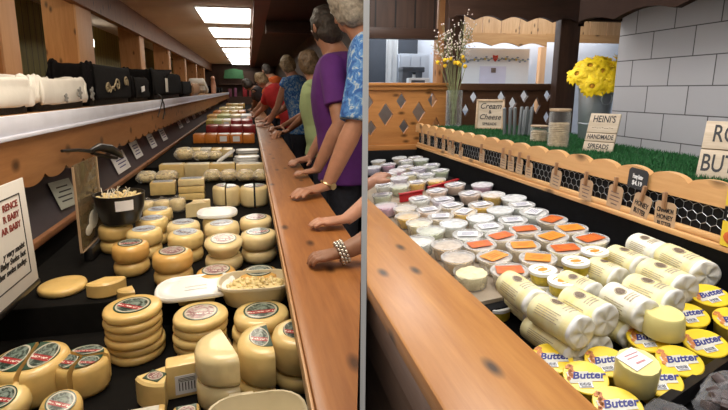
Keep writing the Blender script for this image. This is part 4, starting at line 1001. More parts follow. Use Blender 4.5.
# far end of the left place
far = thing('goods_shelf', 'dim shelf of goods under a green sign at the end of the aisle', 'shelf', (-.35,17.65,FZ))
b = MB(); b.span((-.75,-.2,0), (.55,.2,1.05)); b.span((-.75,.17,1.05), (.55,.2,2.0)); b.span((-.75,-.2,1.50), (.55,.2,1.53)); b.build('body', M['panel_brown'], far)
b = MB(); b.prism([(-.55,-.21,1.72), (.18,-.21,1.72), (.14,-.21,2.02), (-.18,-.21,2.08), (-.5,-.21,2.02)], (0,.03,0)); b.build('green_sign', plain('green_sign_board', (.03,.13,.05), .6), far)
for i, (x, wd, hh, c) in enumerate([(-.35,.12,.30,(.20,.05,.09)), (-.15,.10,.33,(.26,.07,.15)), (.2,.16,.36,(.36,.02,.03)), (.4,.1,.25,(.30,.05,.04))]):
    b = MB(); b.box((0,0,hh/2), (wd,.14,hh), bev=.02); o = b.build('goods_box', plain('box_colour_%s' % 'abcd'[i], c, .6), None, (-.35+x,17.6,FZ+1.0505)); tag(o, ['dark pink','pink','tall red','small red'][i]+' box on the dim shelf at the end of the aisle', 'box')

# ================================================================ the shoppers at the cheese counter
def solid(mb, voxel, smooth=5, name='body', mat=None, world=None, side='a', bumpy=0):
    """grow one continuous skin over the joined shapes; end it at the added partition"""
    me = mb.mesh('tmp', mat, 180); o = link('tmp', me)
    r = o.modifiers.new('r', 'REMESH'); r.mode = 'VOXEL'; r.voxel_size = voxel
    s = o.modifiers.new('s', 'SMOOTH'); s.factor = .5; s.iterations = smooth
    if bumpy:
        t = bpy.data.textures.new('locks', 'CLOUDS'); t.noise_scale = bumpy*2.2; d = o.modifiers.new('d', 'DISPLACE'); d.texture = t; d.strength = bumpy; d.mid_level = .5
    dg = bpy.context.evaluated_depsgraph_get(); dg.update()
    new = bpy.data.meshes.new_from_object(o.evaluated_get(dg)); bpy.data.objects.remove(o); bpy.data.meshes.remove(me)
    m2 = MB(); m2.bm.from_mesh(new); bpy.data.meshes.remove(new)
    if world is not None and side:
        m2.bm.transform(world); m2.clip(side); m2.bm.transform(world.inverted())
    if len(m2.bm.faces) == 0: m2.bm.free(); return None
    out = m2.mesh(name, mat, 180); return out
def add_hand(mb, wrist, tip, up, thumb, curl=.35, fr=1.0):
    """palm, four unequal bent fingers and a thumb leaving the palm's side"""
    wrist, tip, up = Vector(wrist), Vector(tip), Vector(up)
    L = (tip-wrist).length; d = (tip-wrist).normalized(); lat = d.cross(up).normalized()*thumb; up = (lat.cross(d)*thumb).normalized()
    k = max(.80, min(1.05, L/.165)); P_ = L*.50
    sec = []
    for s, w_, t_, lift in [(-.06,.026,.020,.004), (.06,.028,.019,.004), (.25,.036,.017,.006), (.42,.041,.015,.007), (.52,.039,.012,.006)]:
        c = wrist+d*(L*s)+up*lift*k; sec.append([c+lat*(w_*k*math.cos(a))+up*(t_*k*math.sin(a)) for a in (2*PI*q/14 for q in range(14))])
    mb.rings(sec)
    for i, (o_, ln, r_) in enumerate([(.029,.90,.0088), (.010,1.0,.0092), (-.010,.95,.0088), (-.028,.76,.0078)]):
        b0 = wrist+d*(L*.42)+lat*o_*k+up*.005*k; fl = L*.52*ln; r = r_*k*fr
        sp = lat*(o_*.25)
        p1 = b0+(d*.50+sp*.4+up*.13).normalized()*fl*.48; p2 = p1+(d+sp-up*curl*.9).normalized()*fl*.30; p3 = p2+(d+sp-up*curl*1.9).normalized()*fl*.24
        mb.tube([b0-d*.012, b0+(p1-b0)*.5, p1, p2, p3, p3+(p3-p2)*.12], [r*1.05,r*1.05,r*1.06,r*.95,r*.82,r*.45], 10)
    b0 = wrist+d*(L*.12)+lat*.022*k; p1 = b0+(d*.75+lat*.75-up*.10).normalized()*L*.20; p2 = p1+(d*.95+lat*.32-up*.15).normalized()*L*.17; p3 = p2+(d-up*.25).normalized()*L*.10
    mb.tube([b0-d*.01, b0, p1, p2, p3], [.013*k,.0135*k,.0115*k,.0105*k,.006*k], 10)
    # knuckles
    for o_ in (.028,.010,-.010,-.027): mb.ball(wrist+d*(L*.47)+lat*o_*k+up*.012*k, .0085*k*fr, 10, 7)
def person(label, x, y, H, hands, shirt, hair, skin, rot=1.25, lean=.12, look=.25, girth=1.0, vox=.007, curly=1.0, sleeve=.62, wear=None, fr=1.0, clip=True, yaw=.6):
    t = thing('person', label, 'person', (x,y,FZ), (0,0,rot))
    W = Matrix.Translation((x,y,FZ)) @ Matrix.Rotation(rot,4,'Z'); Wi = W.inverted(); side = 'a' if clip else None
    def bend(p):
        p = Vector(p); q = max(0, min(1, (p.z-.47*H)/(.22*H))); a = lean*q; pv = Vector((0,0,.52*H)); v = p-pv
        return pv+Vector((v.x, v.y*math.cos(a)+v.z*math.sin(a), v.z*math.cos(a)-v.y*math.sin(a)))
    def ring(z, wx, wy, yo=0, n=20, g=1.0, add=0):
        return [bend((wx*H*g*math.cos(a)+add*math.cos(a), yo*H+wy*H*g*math.sin(a)+add*math.sin(a), z*H)) for a in (2*PI*k/n for k in range(n))]
    TOR = [(.455,.090,.062,0), (.49,.100,.074,-.004), (.53,.102,.076,0), (.60,.094,.074,.004), (.66,.098,.075,.006), (.72,.106,.074,.002), (.775,.112,.066,-.004), (.812,.106,.054,-.006), (.832,.080,.044,-.006), (.846,.052,.040,-.004)]
    body = MB(); body.rings([ring(z,a,b_,yo,g=girth if z < .84 else 1) for z, a, b_, yo in TOR]+[ring(.862,.035,.037,.002), ring(.885,.034,.036,.014)])
    for s in (-1,1):
        body.tube([(s*.052*H,0,.50*H),(s*.054*H,.005*H,.28*H),(s*.055*H,0,.16*H),(s*.055*H,-.004*H,.045*H)], [.056*H*girth,.036*H,.032*H,.021*H], 12)
        body.ball((s*.055*H,.035*H,.022*H), (.026*H,.07*H,.022*H), 12, 8)
    hc = bend((0,.026*H,.932*H)); hr = Matrix.Rotation(-lean*.8,3,'X') @ Matrix.Rotation(-yaw,3,'Z') @ Matrix.Rotation(-look,3,'X')
    def hp(v): return hc+hr@(Vector(v)*H)
    body.ball(hc, (.040*H,.050*H,.058*H), 20, 14, hr)
    body.ball(hp((0,.022,-.035)), (.026*H,.026*H,.028*H), 14, 10, hr)                       # jaw
    body.tube([hp((0,.048,.012)), hp((0,.058,-.008)), hp((0,.062,-.014)), hp((0,.050,-.019))], [.004*H,.0065*H,.0085*H,.006*H], 8)   # nose
    for s in (-1,1): body.ball(hp((s*.044,-.004,-.002)), (.005*H,.013*H,.019*H), 10, 8, hr @ Matrix.Rotation(s*.3,3,'Z'))      # ears
    body.tube([bend((0,.0,.80*H)), hp((0,-.004,-.03))], [.036*H,.035*H], 14)
    shirtm = MB(); shirtm.rings([ring(.43,.104,.078,0,g=girth,add=.016)]+[ring(z,a,b_,yo,g=girth,add=.013) for z, a, b_, yo in TOR[1:-1]]+[ring(.846,.050,.040,-.002,add=.007)])
    extra = []
    for i, hd in enumerate(hands):
        s = -1 if i == 0 else 1
        sh = bend((s*.104*H*(.55+.45*girth),-.004*H,.800*H))
        wr, tp = Wi@Vector(hd[0]), Wi@Vector(hd[1])
        a_, b_ = .182*H, .158*H; dv = wr-sh; D = min(dv.length, (a_+b_)*.995); sc = max(1.0, dv.length/((a_+b_)*.99)); a_ *= sc; b_ *= sc; D = dv.length
        u = dv.normalized(); ca = max(-1, min(1, (a_*a_+D*D-b_*b_)/(2*a_*D))); pole = Vector((s*.30,-.85,-.35)); pole = (pole-u*pole.dot(u)).normalized()
        el = sh+u*(a_*ca)+pole*(a_*math.sqrt(max(0,1-ca*ca)))
        body.tube([bend((s*.06*H,0,.80*H)), sh, sh.lerp(el,.3), sh.lerp(el,.75), el, el.lerp(wr,.25), el.lerp(wr,.7), wr.lerp(el,.06), wr], [.028*H,.029*H,.028*H,.026*H,.0235*H,.0245*H,.019*H,.0155*H,.0155*H], 14)
        add_hand(body, wr, tp, (0,0,1), -s if False else (1 if s < 0 else -1)*hd[2] if len(hd) > 2 else (1 if s < 0 else -1), .30, fr)
        if sleeve > 0:
            e = sh.lerp(el, sleeve); e0 = sh.lerp(el,.2)
            shirtm.tube([bend((s*.05*H,0,.798*H)), sh, e0, sh.lerp(el,sleeve*.75), e], [.038*H,.040*H,.039*H,.039*H,.040*H], 16)
        extra.append((wr, el))
    bm_ = solid(body, vox, 4, 'body', M[skin], W, side)
    if bm_: link('body', bm_, t)
    sm = solid(shirtm, max(vox,.008), 5, 'shirt', M[shirt], W, side)
    if sm: link('shirt', sm, t)
    tr = MB(); tr.rings([[Vector(p) for p in ring(z,a,b_,yo,g=girth,add=.007)] for z, a, b_, yo in TOR[:4]])
    for s in (-1,1): tr.tube([(s*.052*H,0,.50*H),(s*.054*H,.004*H,.28*H),(s*.055*H,0,.06*H)], [.062*H*girth,.046*H,.038*H], 14)
    tm = solid(tr, .012, 4, 'trousers', M['trousers'], W, side)
    if tm: link('trousers', tm, t)
    sh_ = MB()
    for s in (-1,1): sh_.ball((s*.055*H,.035*H,.026*H), (.032*H,.078*H,.026*H), 14, 8)
    zz = solid(sh_, .012, 3, 'shoes', M['shoe'], W, side)
    if zz: link('shoes', zz, t)
    hm = MB(); hm.ball(hp((0,-.010,.008)), (.047*H*curly,.053*H*curly,.058*H*curly), 22, 16, hr); hm.ball(hp((0,-.026,-.020)), (.045*H*curly,.034*H*curly,.044*H*curly), 18, 12, hr)
    inv = hr.transposed()
    for v in hm.bm.verts:
        q = inv@(v.co-hc)/H
        if q.y > .024 and q.z < .030: v.co = hc+hr@(Vector((q.x*.75, min(q.y,.026)*.8, q.z*.8))*H)
    hh = solid(hm, .006 if vox < .01 else .01, 2, 'hair', M[hair], W, side, bumpy=.018*H)
    if hh: link('hair', hh, t)
    # face
    fm = MB()
    for s in (-1,1): fm.ball(hp((s*.017,.0455,.006)), (.0075*H,.005*H,.0045*H), 10, 6, hr)
    fm.bm.transform(W); 
    if clip: fm.clip('a')
    fm.bm.transform(Wi)
    if len(fm.bm.faces): fm.build('eyes', M['eye_white'], t)
    else: fm.bm.free()
    lm = MB(); lm.ball(hp((0,.046,-.032)), (.013*H,.005*H,.0042*H), 10, 6, hr); lm.bm.transform(W)
    if clip: lm.clip('a')
    lm.bm.transform(Wi)
    if len(lm.bm.faces): lm.build('mouth', M['lips'], t)
    else: lm.bm.free()
    for kind, i, mt, f in (wear or []):
        wr, el = extra[i]; ax = (el-wr).normalized(); c = wr.lerp(el, f); r0 = .0185*H
        m = MB(); u = ax.orthogonal().normalized(); v = ax.cross(u)
        pts = [c+(u*math.cos(a)+v*math.sin(a))*r0 for a in (2*PI*k/18 for k in range(19))]; m.tube(pts, .0045, 6, False)
        if kind == 'wristwatch':
            pass
        w_ = m.build(kind, M[mt], t)
        n_ = (Vector((0,-.6,.8))-ax*ax.dot(Vector((0,-.6,.8)))).normalized(); m = MB(); vs = m.lathe([(0,0),(.015,0),(.015,.006),(0,.006)], 16); bmesh.ops.transform(m.bm, matrix=Matrix.Translation(c+n_*r0*.95) @ n_.to_track_quat('Z','Y').to_matrix().to_4x4(), verts=vs); m.build('watch_face', M['gold'], w_)
    return t
HC = .46
def hand(wp, tp, up_w=.030, up_t=.015): return (PH(wp[0],wp[1],HC-up_w), PH(tp[0],tp[1],HC-up_t))
person('person in a bright purple T-shirt with short dark hair leaning on the counter', .575, 2.62, 1.79, [hand((316,171),(292,176)), hand((309,159),(287,166))], 'shirt_purple', 'hair_dark', 'skin', 1.18, .13, .20, 1.22, .0065, 1.05, .68, yaw=.75)
person('person in a pale green T-shirt with brown hair, hands on the counter', .67, 4.10, 1.66, [hand((288,131),(272,138)), hand((281,127),(268,131))], 'shirt_green', 'hair_brown', 'skin', 1.18, .16, .22, 1.28, .0075, 1.18, .66, fr=1.1, yaw=.7)
person('person with grey curly hair in a blue patterned blouse, cut off at the right', .775, 2.16, 1.90, [hand((327,187),(290,199)), (Vector((.98,2.5,1.05)),Vector((.96,2.42,1.0)))], 'shirt_blue', 'hair_grey', 'skin', 1.15, .34, .10, 1.16, .006, 1.22, .97, wear=[('wristwatch',0,'gold',.05)], yaw=.7)
person('person in a sleeveless blue print top with greying blond hair, fourth along the counter', .66, 5.7, 1.76, [(PH(268,124,HC-.03),PH(258,127,HC-.012)), (PH(264,121,HC-.03),PH(256,123,HC-.012))], 'shirt_blue', 'hair_blond', 'skin_pale', .85, .26, .30, 1.1, .009, 1.15, .12, fr=1.2)
person('person in a red T-shirt bending over the counter with fair hair', .62, 6.8, 1.74, [(PH(254,117,HC-.03),PH(247,120,HC-.012)), (PH(252,116,HC-.03),PH(246,117,HC-.012))], 'shirt_red', 'hair_blond', 'skin_pale', 1.2, .66, .20, 1.25, .012, 1.08, .62, fr=1.3)
person('person in an orange T-shirt with cropped hair behind the red T-shirt', .64, 8.3, 1.86, [(PH(254,113,HC-.03),PH(250,114,HC-.012)), (PH(253,112,HC-.03),PH(249,113,HC-.012))], 'shirt_orange', 'hair_dark', 'skin', 1.1, .42, .25, 1.2, .010, .98, .6, fr=1.3)
person('person with dark hair in a dark top bending low over the far cheeses', .50, 9.7, 1.78, [(PH(252,110,HC-.03),PH(248,111,HC-.012)), (PH(251,109.5,HC-.03),PH(247,110.5,HC-.012))], 'shirt_dark', 'hair_dark', 'skin_dark', 1.3, .80, .30, 1.05, .012, 1.2, .6, fr=1.3)
# forearms of shoppers who stand beyond the frame
def forearm(label, wp, tp, ends, skin, side, thumb, curl=.3, wear=None, h=HC, upw=.028, upt=.012, vox=.0038, rw=.024, width=1.0):
    wr, tp_ = PH(wp[0],wp[1],h-upw), PH(tp[0],tp[1],h-upt); base = wr.copy(); base.z = 0
    t = thing('person', label, 'person', wr)
    W = Matrix.Translation(wr); b = MB()
    E = [Vector(e)-wr for e in ends]; b.tube([E[0]*.0+(-(tp_-wr)*.02)]+[e for e in E], [rw]+[rw*(1.25+.3*i) for i in range(len(E))], 16, flat=.85)
    add_hand(b, Vector((0,0,0)), tp_-wr, (0,0,1), thumb, curl, width)
    me = solid(b, vox, 4, 'arm', M[skin], W, side); link('arm', me, t)
    ax = E[0].normalized()
    if wear:
        kind, mt, f = wear; c = E[0]*f; m = MB(); u = ax.orthogonal().normalized(); v = ax.cross(u)
        for k in range(3):
            for i in range(16):
                a = 2*PI*i/16+k*.2; q = c+ax*(-.008+.008*k)+(u*math.cos(a)+v*math.sin(a)*.9)*(rw*1.22); m.ball(q, (.0052,.0052,.0052), 8, 5)
        m.bm.transform(W); m.clip(side); m.bm.transform(W.inverted()); m.build(kind, M[mt], t)
    return t
w1 = PH(345,220,HC-.03); forearm('person mostly out of view: pale hand flat on the counter, middle of three near hands', (345,220), (306,227), [w1+Vector((.07,.035,.035)), w1+Vector((.20,.10,.12))], 'skin_pale', 'a', 1, .30)
w2 = PH(338,254,HC-.035); forearm('person mostly out of view: tanned hand wearing a silver bracelet on the counter', (338,254), (303,264), [w2+Vector((.06,.012,.018)), w2+Vector((.18,.05,.07))], 'skin_dark', 'a', 1, .75, ('bracelet','silver',.18), upw=.032)
# reaching hand over the tubs in the right place: it comes past the added partition's line
Yh = 2.05; w3 = PY(372,182,Yh); t3 = PY(387,174,Yh+.05)
def reach():
    t = thing('person', 'person mostly out of view: hand reaching in over the far spread tubs', 'person', w3); W = Matrix.Translation(w3); b = MB()
    b.tube([(0,0,0), (-.06,-.02,-.02), (-.2,-.06,-.05)], [.026,.032,.04], 16); add_hand(b, (0,0,0), (t3-w3)*1.05+Vector((.02,.06,-.01)), (0,0,1), 1, .5)
    link('arm', solid(b, .0045, 4, 'arm', M['skin'], W, 'b'), t)
reach()

# ================================================================ right place: spread tubs
TR, TH = .0505, .050     # tub radius, height
TUBS = [  # row, px, py of the lid, contents, top, words
 (1,478,269,'cream','bare','uncovered-looking tub of pale cream spread at the front corner of the liner'),
 (1,510,267,'beige','red','tub with a red-orange label beside the foremost honey cup'),
 (1,538,256,'beige','orange','tub with an orange label just behind the foremost honey cups'),
 (1,565,246,'cream','red','tub with a turned red-orange label behind the stacked honey cups'),
 (1,586,235,'cream','red','tub with a red-orange label nearest the black wall'),
 (2,461,256,'tan','clear','tub of chunky tan spread behind the pale cream one'),
 (2,497,257,'beige','orange','tub with a plain orange label, second from the counter in its row'),
 (2,520,243,'beige','orange','tub with a plain orange label in the middle of the orange-labelled tubs'),
 (2,543,234,'beige','orange','tub with an orange label, fourth from the counter in its row'),
 (2,566,225,'beige','orange','tub with a light orange label along the black wall'),
 (3,451,242,'tan','clear','tub of tan nut spread beside the counter'),
 (3,482,245,'beige','red','tub with a dark red-orange label nearest the counter'),
 (3,505,235,'beige','red','tub with a red label, second red one from the counter'),
 (3,528,231,'beige','red','tub with a red label, between orange-labelled tubs'),
 (3,551,218,'beige','red','tub with a red-orange label, farthest along the black wall'),
 (4,429,240,'white','clear','tub of white herb spread beside the counter'),
 (4,471,235,'white','white','tub with a white label behind the red-labelled tub nearest the counter'),
 (4,492,228,'white','white','white-labelled tub in the middle of the row behind the red labels'),
 (4,516,221,'white','white','white-labelled tub, fourth along the row behind the red labels'),
 (4,538,212,'white','white','white-labelled tub against the black wall behind the red labels'),
 (5,433,229,'green','clear','tub of pale green spread beside the counter'),
 (5,453,223,'white','milky','milky-lidded tub, second from the counter'),
 (5,481,217,'white','milky','milky-lidded tub in the middle of the long row'),
 (5,503,209,'white','milky','milky-lidded tub right of the middle of the long row'),
 (5,525,206,'white','white','white-labelled tub by the black wall, last of the long row'),
 (6,423,221,'cream','clear','tub of cream spread beside the counter, before the yellow one'),
 (6,442,216,'beige','white','white-labelled tub of beige spread behind the milky lids'),
 (6,463,211,'yellow','white','white-labelled tub of yellow spread, nearer of two'),
 (6,482,204,'yellow','white','white-labelled tub of yellow spread, farther of two'),
 (6,511,198,'white','milky','milky-lidded tub at the black wall'),
 (7,409,215,'yellow','clear','tub of bright yellow spread beside the counter'),
 (7,430,209,'peach','white','white-labelled tub of peach spread, second from the counter'),
 (7,453,205,'beige','white','white-labelled tub of beige spread before the yellow pair'),
 (7,474,193,'peach','white','white-labelled tub of peach spread near the black wall'),
 (7,497,195,'yellow','milky','milky-lidded tub over yellow spread near the black wall'),
 (8,404,207,'beige','clear','tub of beige spread beside the counter, behind the yellow one'),
 (8,421,198,'white','white','white-labelled tub just in front of the nearer red tray'),
 (8,444,199,'lilac','white','white-labelled tub of lilac spread in the middle'),
 (8,456,184,'peach','white','white-labelled tub of peach spread beside the farther red tray'),
 (8,485,184,'pink','milky','milky-lidded tub of pink spread against the black wall'),
 (9,389,205,'pink','clear','tub of pink spread nearest the counter'),
 (9,438,190,'peach','white','white-labelled tub between the two red trays'),
 (10,383,194,'green','white','white-labelled tub of green spread at the counter behind the red tray'),
 (10,404,184,'green','clear','tub of green spread just behind the nearer red tray'),
 (10,417,182,'yellow','white','white-labelled tub of yellow spread behind the red trays'),
 (10,431,180,'yellow','clear','tub of yellow spread behind the farther red tray'),
 (11,388,184,'white','white','white-labelled tub near the reaching hand'),
 (11,402,177,'lilac','milky','milky-lidded tub of lilac spread in the far cluster'),
 (11,424,174,'white','white','white-labelled tub in the middle of the far cluster'),
 (11,441,170,'green','white','white-labelled tub of green spread at the wall end of the far cluster'),
 (12,374,167,'lilac','milky','milky-lidded tub right behind the reaching hand'),
 (12,391,173,'beige','white','white-labelled tub of beige spread beyond the reaching hand'),
 (12,408,167,'beige','white','white-labelled tub of beige spread in the far cluster'),
 (12,418,167,'lilac','white','white-labelled tub of lilac spread far back'),
 (12,430,165,'white','white','white-labelled tub of white spread at the far wall end'),
 (14,378,160,'beige','milky','milky-lidded tub of beige spread at the far end beside the added partition'),
 (14,409,160,'white','white','white-labelled tub of white spread, middle of the farthest row'),
 (14,428,158,'green','milky','milky-lidded tub of green spread at the far wall corner'),
 (14,398,170,'pink','milky','milky-lidded tub of pink spread in the middle of the far cluster'),
 (14,412,174,'cream','white','white-labelled tub of cream spread in the far cluster'),
 (13,389,164,'pink','white','white-labelled tub of pink spread in the farthest row'),
 (13,399,157,'beige','milky','milky-lidded tub of beige spread in the farthest row'),
 (13,419,157,'cream','white','white-labelled tub of cream spread in the farthest row'),
]
pts = []
for row, px, py, food, top, words in TUBS:
    p = onbed(px, py, TH); pts.append([p.x, p.y, TR*1.03])
HON = [(535,267),(557,276),(577,260),(596,250)]
hon = []
for px, py in HON:
    p = onbed(px, py, .073); hon.append([p.x, p.y, .0360])
relax(pts+hon, 150)
for q in pts:
    q[0] = min(max(q[0], .545), 1.103); 
relax(pts+hon, 40)
for q in pts: q[0] = min(max(q[0], .537), 1.106); q[1] = min(q[1], 2.955)
def tub_shell():
    m = MB(); R = TR
    m.lathe([(0,.0005), (R*.80,.0005), (R*.84,.004), (R*.97,TH-.010), (R,TH-.008), (R,TH-.004)], 28); return m.mesh('shell', M['tub_clear'], 60, )
def lid_shell(mat):
    m = MB(); R = TR*1.035
    m.lathe([(R*.97,TH-.009), (R,TH-.008), (R,TH-.001), (R*.96,TH), (R*.90,TH-.0005), (R*.87,TH-.004), (0,TH-.0035)], 28); return m.mesh('lid', mat, 60)
SHELL = tub_shell(); LIDC = lid_shell(M['lid_clear']); LIDM = lid_shell(M['lid_milky'])
FOOD = {}
def food_mesh(k, v):
    if (k, v) not in FOOD:
        m = MB(); R = TR*.93; r_ = random.Random(v*7+len(k))
        m.lathe([(0,.002), (R*.80,.002), (R*.86,.006), (R*.96,TH-.016), (R*.93,TH-.010), (R*.6,TH-.0075), (R*.25,TH-.009), (0,TH-.008)], 24, wob=.015)
        for vv in m.bm.verts:
            if vv.co.z > TH-.02: vv.co.z += r_.uniform(-.0025,.0015)
        FOOD[(k, v)] = m.mesh('contents', M['food_'+k], 60)
    return FOOD[(k, v)]
def lab_mesh(w, h, mat, dx=0):
    m = MB(); r = .004; m.prism([Vector(p) for p in rrect(w, h, r, 0, 3)], (0,0,.0007)); return m.mesh('label', mat, 40)
LABS = {'white': lab_mesh(.068,.050,M['label_white']), 'orange': lab_mesh(.070,.054,M['lab_orange']), 'red': lab_mesh(.072,.050,M['lab_red'])}
LPR = {}
for k in LABS:
    m = MB(); r_ = random.Random(len(k))
    for i in range(4 if k == 'white' else 3): m.box((r_.uniform(-.004,.004), .013-.0088*i if k == 'white' else .010-.010*i, .0009), (r_.uniform(.026,.044), .0022, .0003))
    LPR[k] = m.mesh('print', {'white': M['ink_navy'], 'orange': M['lab_red'], 'red': M['lab_orange']}[k], 40)
for (row, px, py, food, top, words), (x, y, r) in zip(TUBS, pts):
    t = thing('spread_tub', words, 'tub', (x,y,bedz(x)+.0006), (0,TILT,rnd.uniform(-.5,.3)), 'tubs of cheese spread'); t.rotation_mode = 'ZYX'
    link('shell', SHELL, t); link('contents', food_mesh(food, int(px) % 3), t)
    if top == 'bare': pass
    elif top == 'milky': link('lid', LIDM, t)
    else: link('lid', LIDC, t)
    if top in LABS:
        l = link('label', LABS[top], t, (0,0,TH+.0004), (0,0,rnd.uniform(-.35,.35))); link('print', LPR[top], l)
# red trays
for (pa, pb, lbl) in [((400,194),(423,190),'red plastic tray edge nearer the counter among the tubs'), ((429,187),(458,179),'red plastic tray edge against the black wall among the tubs')]:
    A, B = onbed(*pa, .042), onbed(*pb, .042); dv = (B-A); L = dv.length; c = (A+B)/2; ang = math.atan2(dv.y, dv.x)
    o = thing('red_tray', lbl, 'tray', (c.x,c.y,bedz(c.x)+.0006), (0,TILT,ang)); o.rotation_mode = 'ZYX'
    b = MB(); b.box((0,0,.021), (L,.012,.042), bev=.003); b.box((0,-.004,.042), (L+.006,.022,.005), bev=.002); b.build('rim', M['red_tray'], o)
    b = MB(); b.box((0,0,.0015), (L,.02,.002)); b.build('base', M['red_tray'], o)
# honey spread cups
CR, CH = .0345, .036
m = MB(); m.lathe([(0,0), (CR*.84,0), (CR*.87,.002), (CR*.96,CH-.008), (CR*.96,CH-.006), (0,CH-.006)], 28); CUP = m.mesh('cup', M['honey_side'], 50)
m = MB(); m.lathe([(CR*.97,CH-.010), (CR*1.02,CH-.009), (CR*1.02,CH-.001), (CR*.97,CH), (CR*.90,CH), (CR*.86,CH-.002), (0,CH-.002)], 32); CLID = m.mesh('lid', M['lid_honey'], 50)
m = MB(); m.lathe([(0,0), (CR*.36,0), (CR*.36,.0006), (0,.0006)], 6, sx=1.25, sy=.8); CMARK = m.mesh('emblem', M['lab_orange'], 50)
m = MB(); m.tube([(-.016,.013,.0005),(-.006,.017,.0005),(.006,.017,.0005),(.016,.013,.0005)], .0012, 5); m.tube([(-.015,-.014,.0005),(0,-.018,.0005),(.015,-.014,.0005)], .0010, 5); CTXT = m.mesh('print', M['honey_side'], 50)
def cup(pos, label, group):
    t = thing('honey_cup', label, 'cup', pos, (0,TILT,rnd.uniform(-.3,.3)), group); t.rotation_mode = 'ZYX'
    link('cup', CUP, t); l = link('lid', CLID, t); link('emblem', CMARK, l, (0,0,CH-.0018)); link('print', CTXT, l, (0,0,CH-.0018))
for i, (x, y, r) in enumerate(hon):
    w_ = ['nearest the red-labelled tub','standing forward of the line','in the middle of the line','nearest the black wall'][i]
    cup((x,y,bedz(x)+.0370), f'upper white-lidded honey cup {w_}', 'honey cups in a line')
    cup((x,y,bedz(x)+.0006), f'lower white-lidded honey cup under the one {w_}', 'lower honey cups')
for i, (px, py) in enumerate([(508,292),(499,304)]):
    p = onbed(px, py, -.014); cup((p.x,p.y,bedz(p.x)-.0505), ['white-lidded cup at the head of the butter rolls, beside the counter','white-lidded cup nearest the counter, below the first butter roll'][i], 'cups beside the rolls')

# ---- butter rolls
RR = .0375; RF = [1.022]
def roll(a, c_, label, whiter=False, seed=0, rr=RR):
    a, c_ = Vector(a), Vector(c_); ax = (c_-a).normalized(); a -= ax*.006; c_ += ax*.006; L = (c_-a).length
    o = thing('butter_roll', label, 'butter', (a+c_)/2, group='paper-wrapped butter rolls')
    up = Vector((0,0,1)); up = (up-ax*up.dot(ax)).normalized(); side = up.cross(ax); R = Matrix((ax, side, up)).transposed()     # local x runs along the roll, z is up
    o.rotation_euler = R.to_euler(); r_ = random.Random(seed+3)
    b = MB(); n = 26; ph = r_.random()*6
    G = []
    for s, q in [(-.5,.30), (-.497,.80), (-.47,.97), (-.30,1.0), (0,1.0), (.30,1.0), (.44,.99)]:
        G.append([(s*L, rr*q*(1+.018*math.sin(3*t+ph+s*4))*math.cos(t), rr*q*(1+.018*math.sin(4*t+ph))*math.sin(t)) for t in (2*PI*k/n for k in range(n))])
    b.rings(G); b.build('wrapper', M['roll_white'] if whiter else M['roll_paper'], o, ang=60)
    b = MB(); G = []
    for s, q in [(.425,1.005), (.47,1.0), (.497,.95), (.506,.80), (.502,.45), (.496,.12)]:
        G.append([(s*L+(.002*math.sin(5*t+ph) if q < .95 else 0), rr*q*(1+.03*math.sin(4*t+ph))*math.cos(t), rr*q*(1+.03*math.sin(5*t-ph))*math.sin(t)) for t in (2*PI*k/n for k in range(n))])
    b.rings(G); b.build('folded_end', M['roll_end'], o, ang=60)
    b = MB()       # printed medallion and lines, following the curve of the roll
    def patch(s0, s1, t0, t1, k=5):
        rows = []
        for i in range(k+1):
            t = t0+(t1-t0)*i/k; rows.append([b.bm.verts.new((s*L, rr*1.022*math.cos(t), rr*1.022*math.sin(t))) for s in (s0, s1)])
        for A, B in zip(rows, rows[1:]): b.bm.faces.new((A[0],A[1],B[1],B[0]))
    def oval(s, t, w_, h_):
        vs = [b.bm.verts.new(((s+w_*math.cos(q))*L, rr*RF[0]*math.cos(t+h_*math.sin(q)), rr*RF[0]*math.sin(t+h_*math.sin(q)))) for q in (2*PI*k/14 for k in range(14))]; b.bm.faces.new(vs)
    t0 = 1.75+r_.uniform(-.25,.3)
    oval(-.08, t0, .15, .30)
    for i in range(3): patch(.12+.07*i, .155+.07*i, t0-.40, t0+.35)
    for i in range(5): patch(-.30, .22-.06*(i % 2), t0+.75+.14*i, t0+.80+.14*i, 1)
    for i in range(3): patch(-.30, -.05, t0-.6-.14*i, t0-.55-.14*i, 1)
    b.build('print', M['roll_print'], o, ang=60); RF[0] = 1.036; b = MB(); oval(-.08, t0, .11, .22); RF[0] = 1.022; b.build('medallion', M['roll_medal'], o, ang=60)
    return o
def rollmat(name, a, c_):
    m, nt, b = newmat(name); v = coords(nt, scale=(6,1,1)); n = noise(nt, v, 9, 3)
    r = ramp(nt, [(.35, a), (.65, c_)]); nt.links.new(n.outputs['Fac'], r.inputs['Fac']); nt.links.new(r.outputs['Color'], b.inputs['Base Color'])
    b.inputs['Roughness'].default_value = .42; n2 = noise(nt, coords(nt), 45, 3); bump(nt, b, n2.outputs['Fac'], .35, .003); return m
M['roll_paper'] = rollmat('yellow_waxed_paper', (.86,.75,.33), (.87,.81,.50))
M['roll_white'] = rollmat('pale_waxed_paper', (.84,.80,.60), (.86,.84,.74))
M['roll_end'] = rollmat('white_folded_paper', (.78,.76,.68), (.86,.86,.84))
M['roll_medal'] = plain('dark_medallion_print', (.17,.12,.08), .6, .5, 260)
M['roll_print'] = plain('grey_brown_print', (.48,.41,.28), .6, .35, 200)
TZ = .500     # height of the upper rolls' axes below the eye
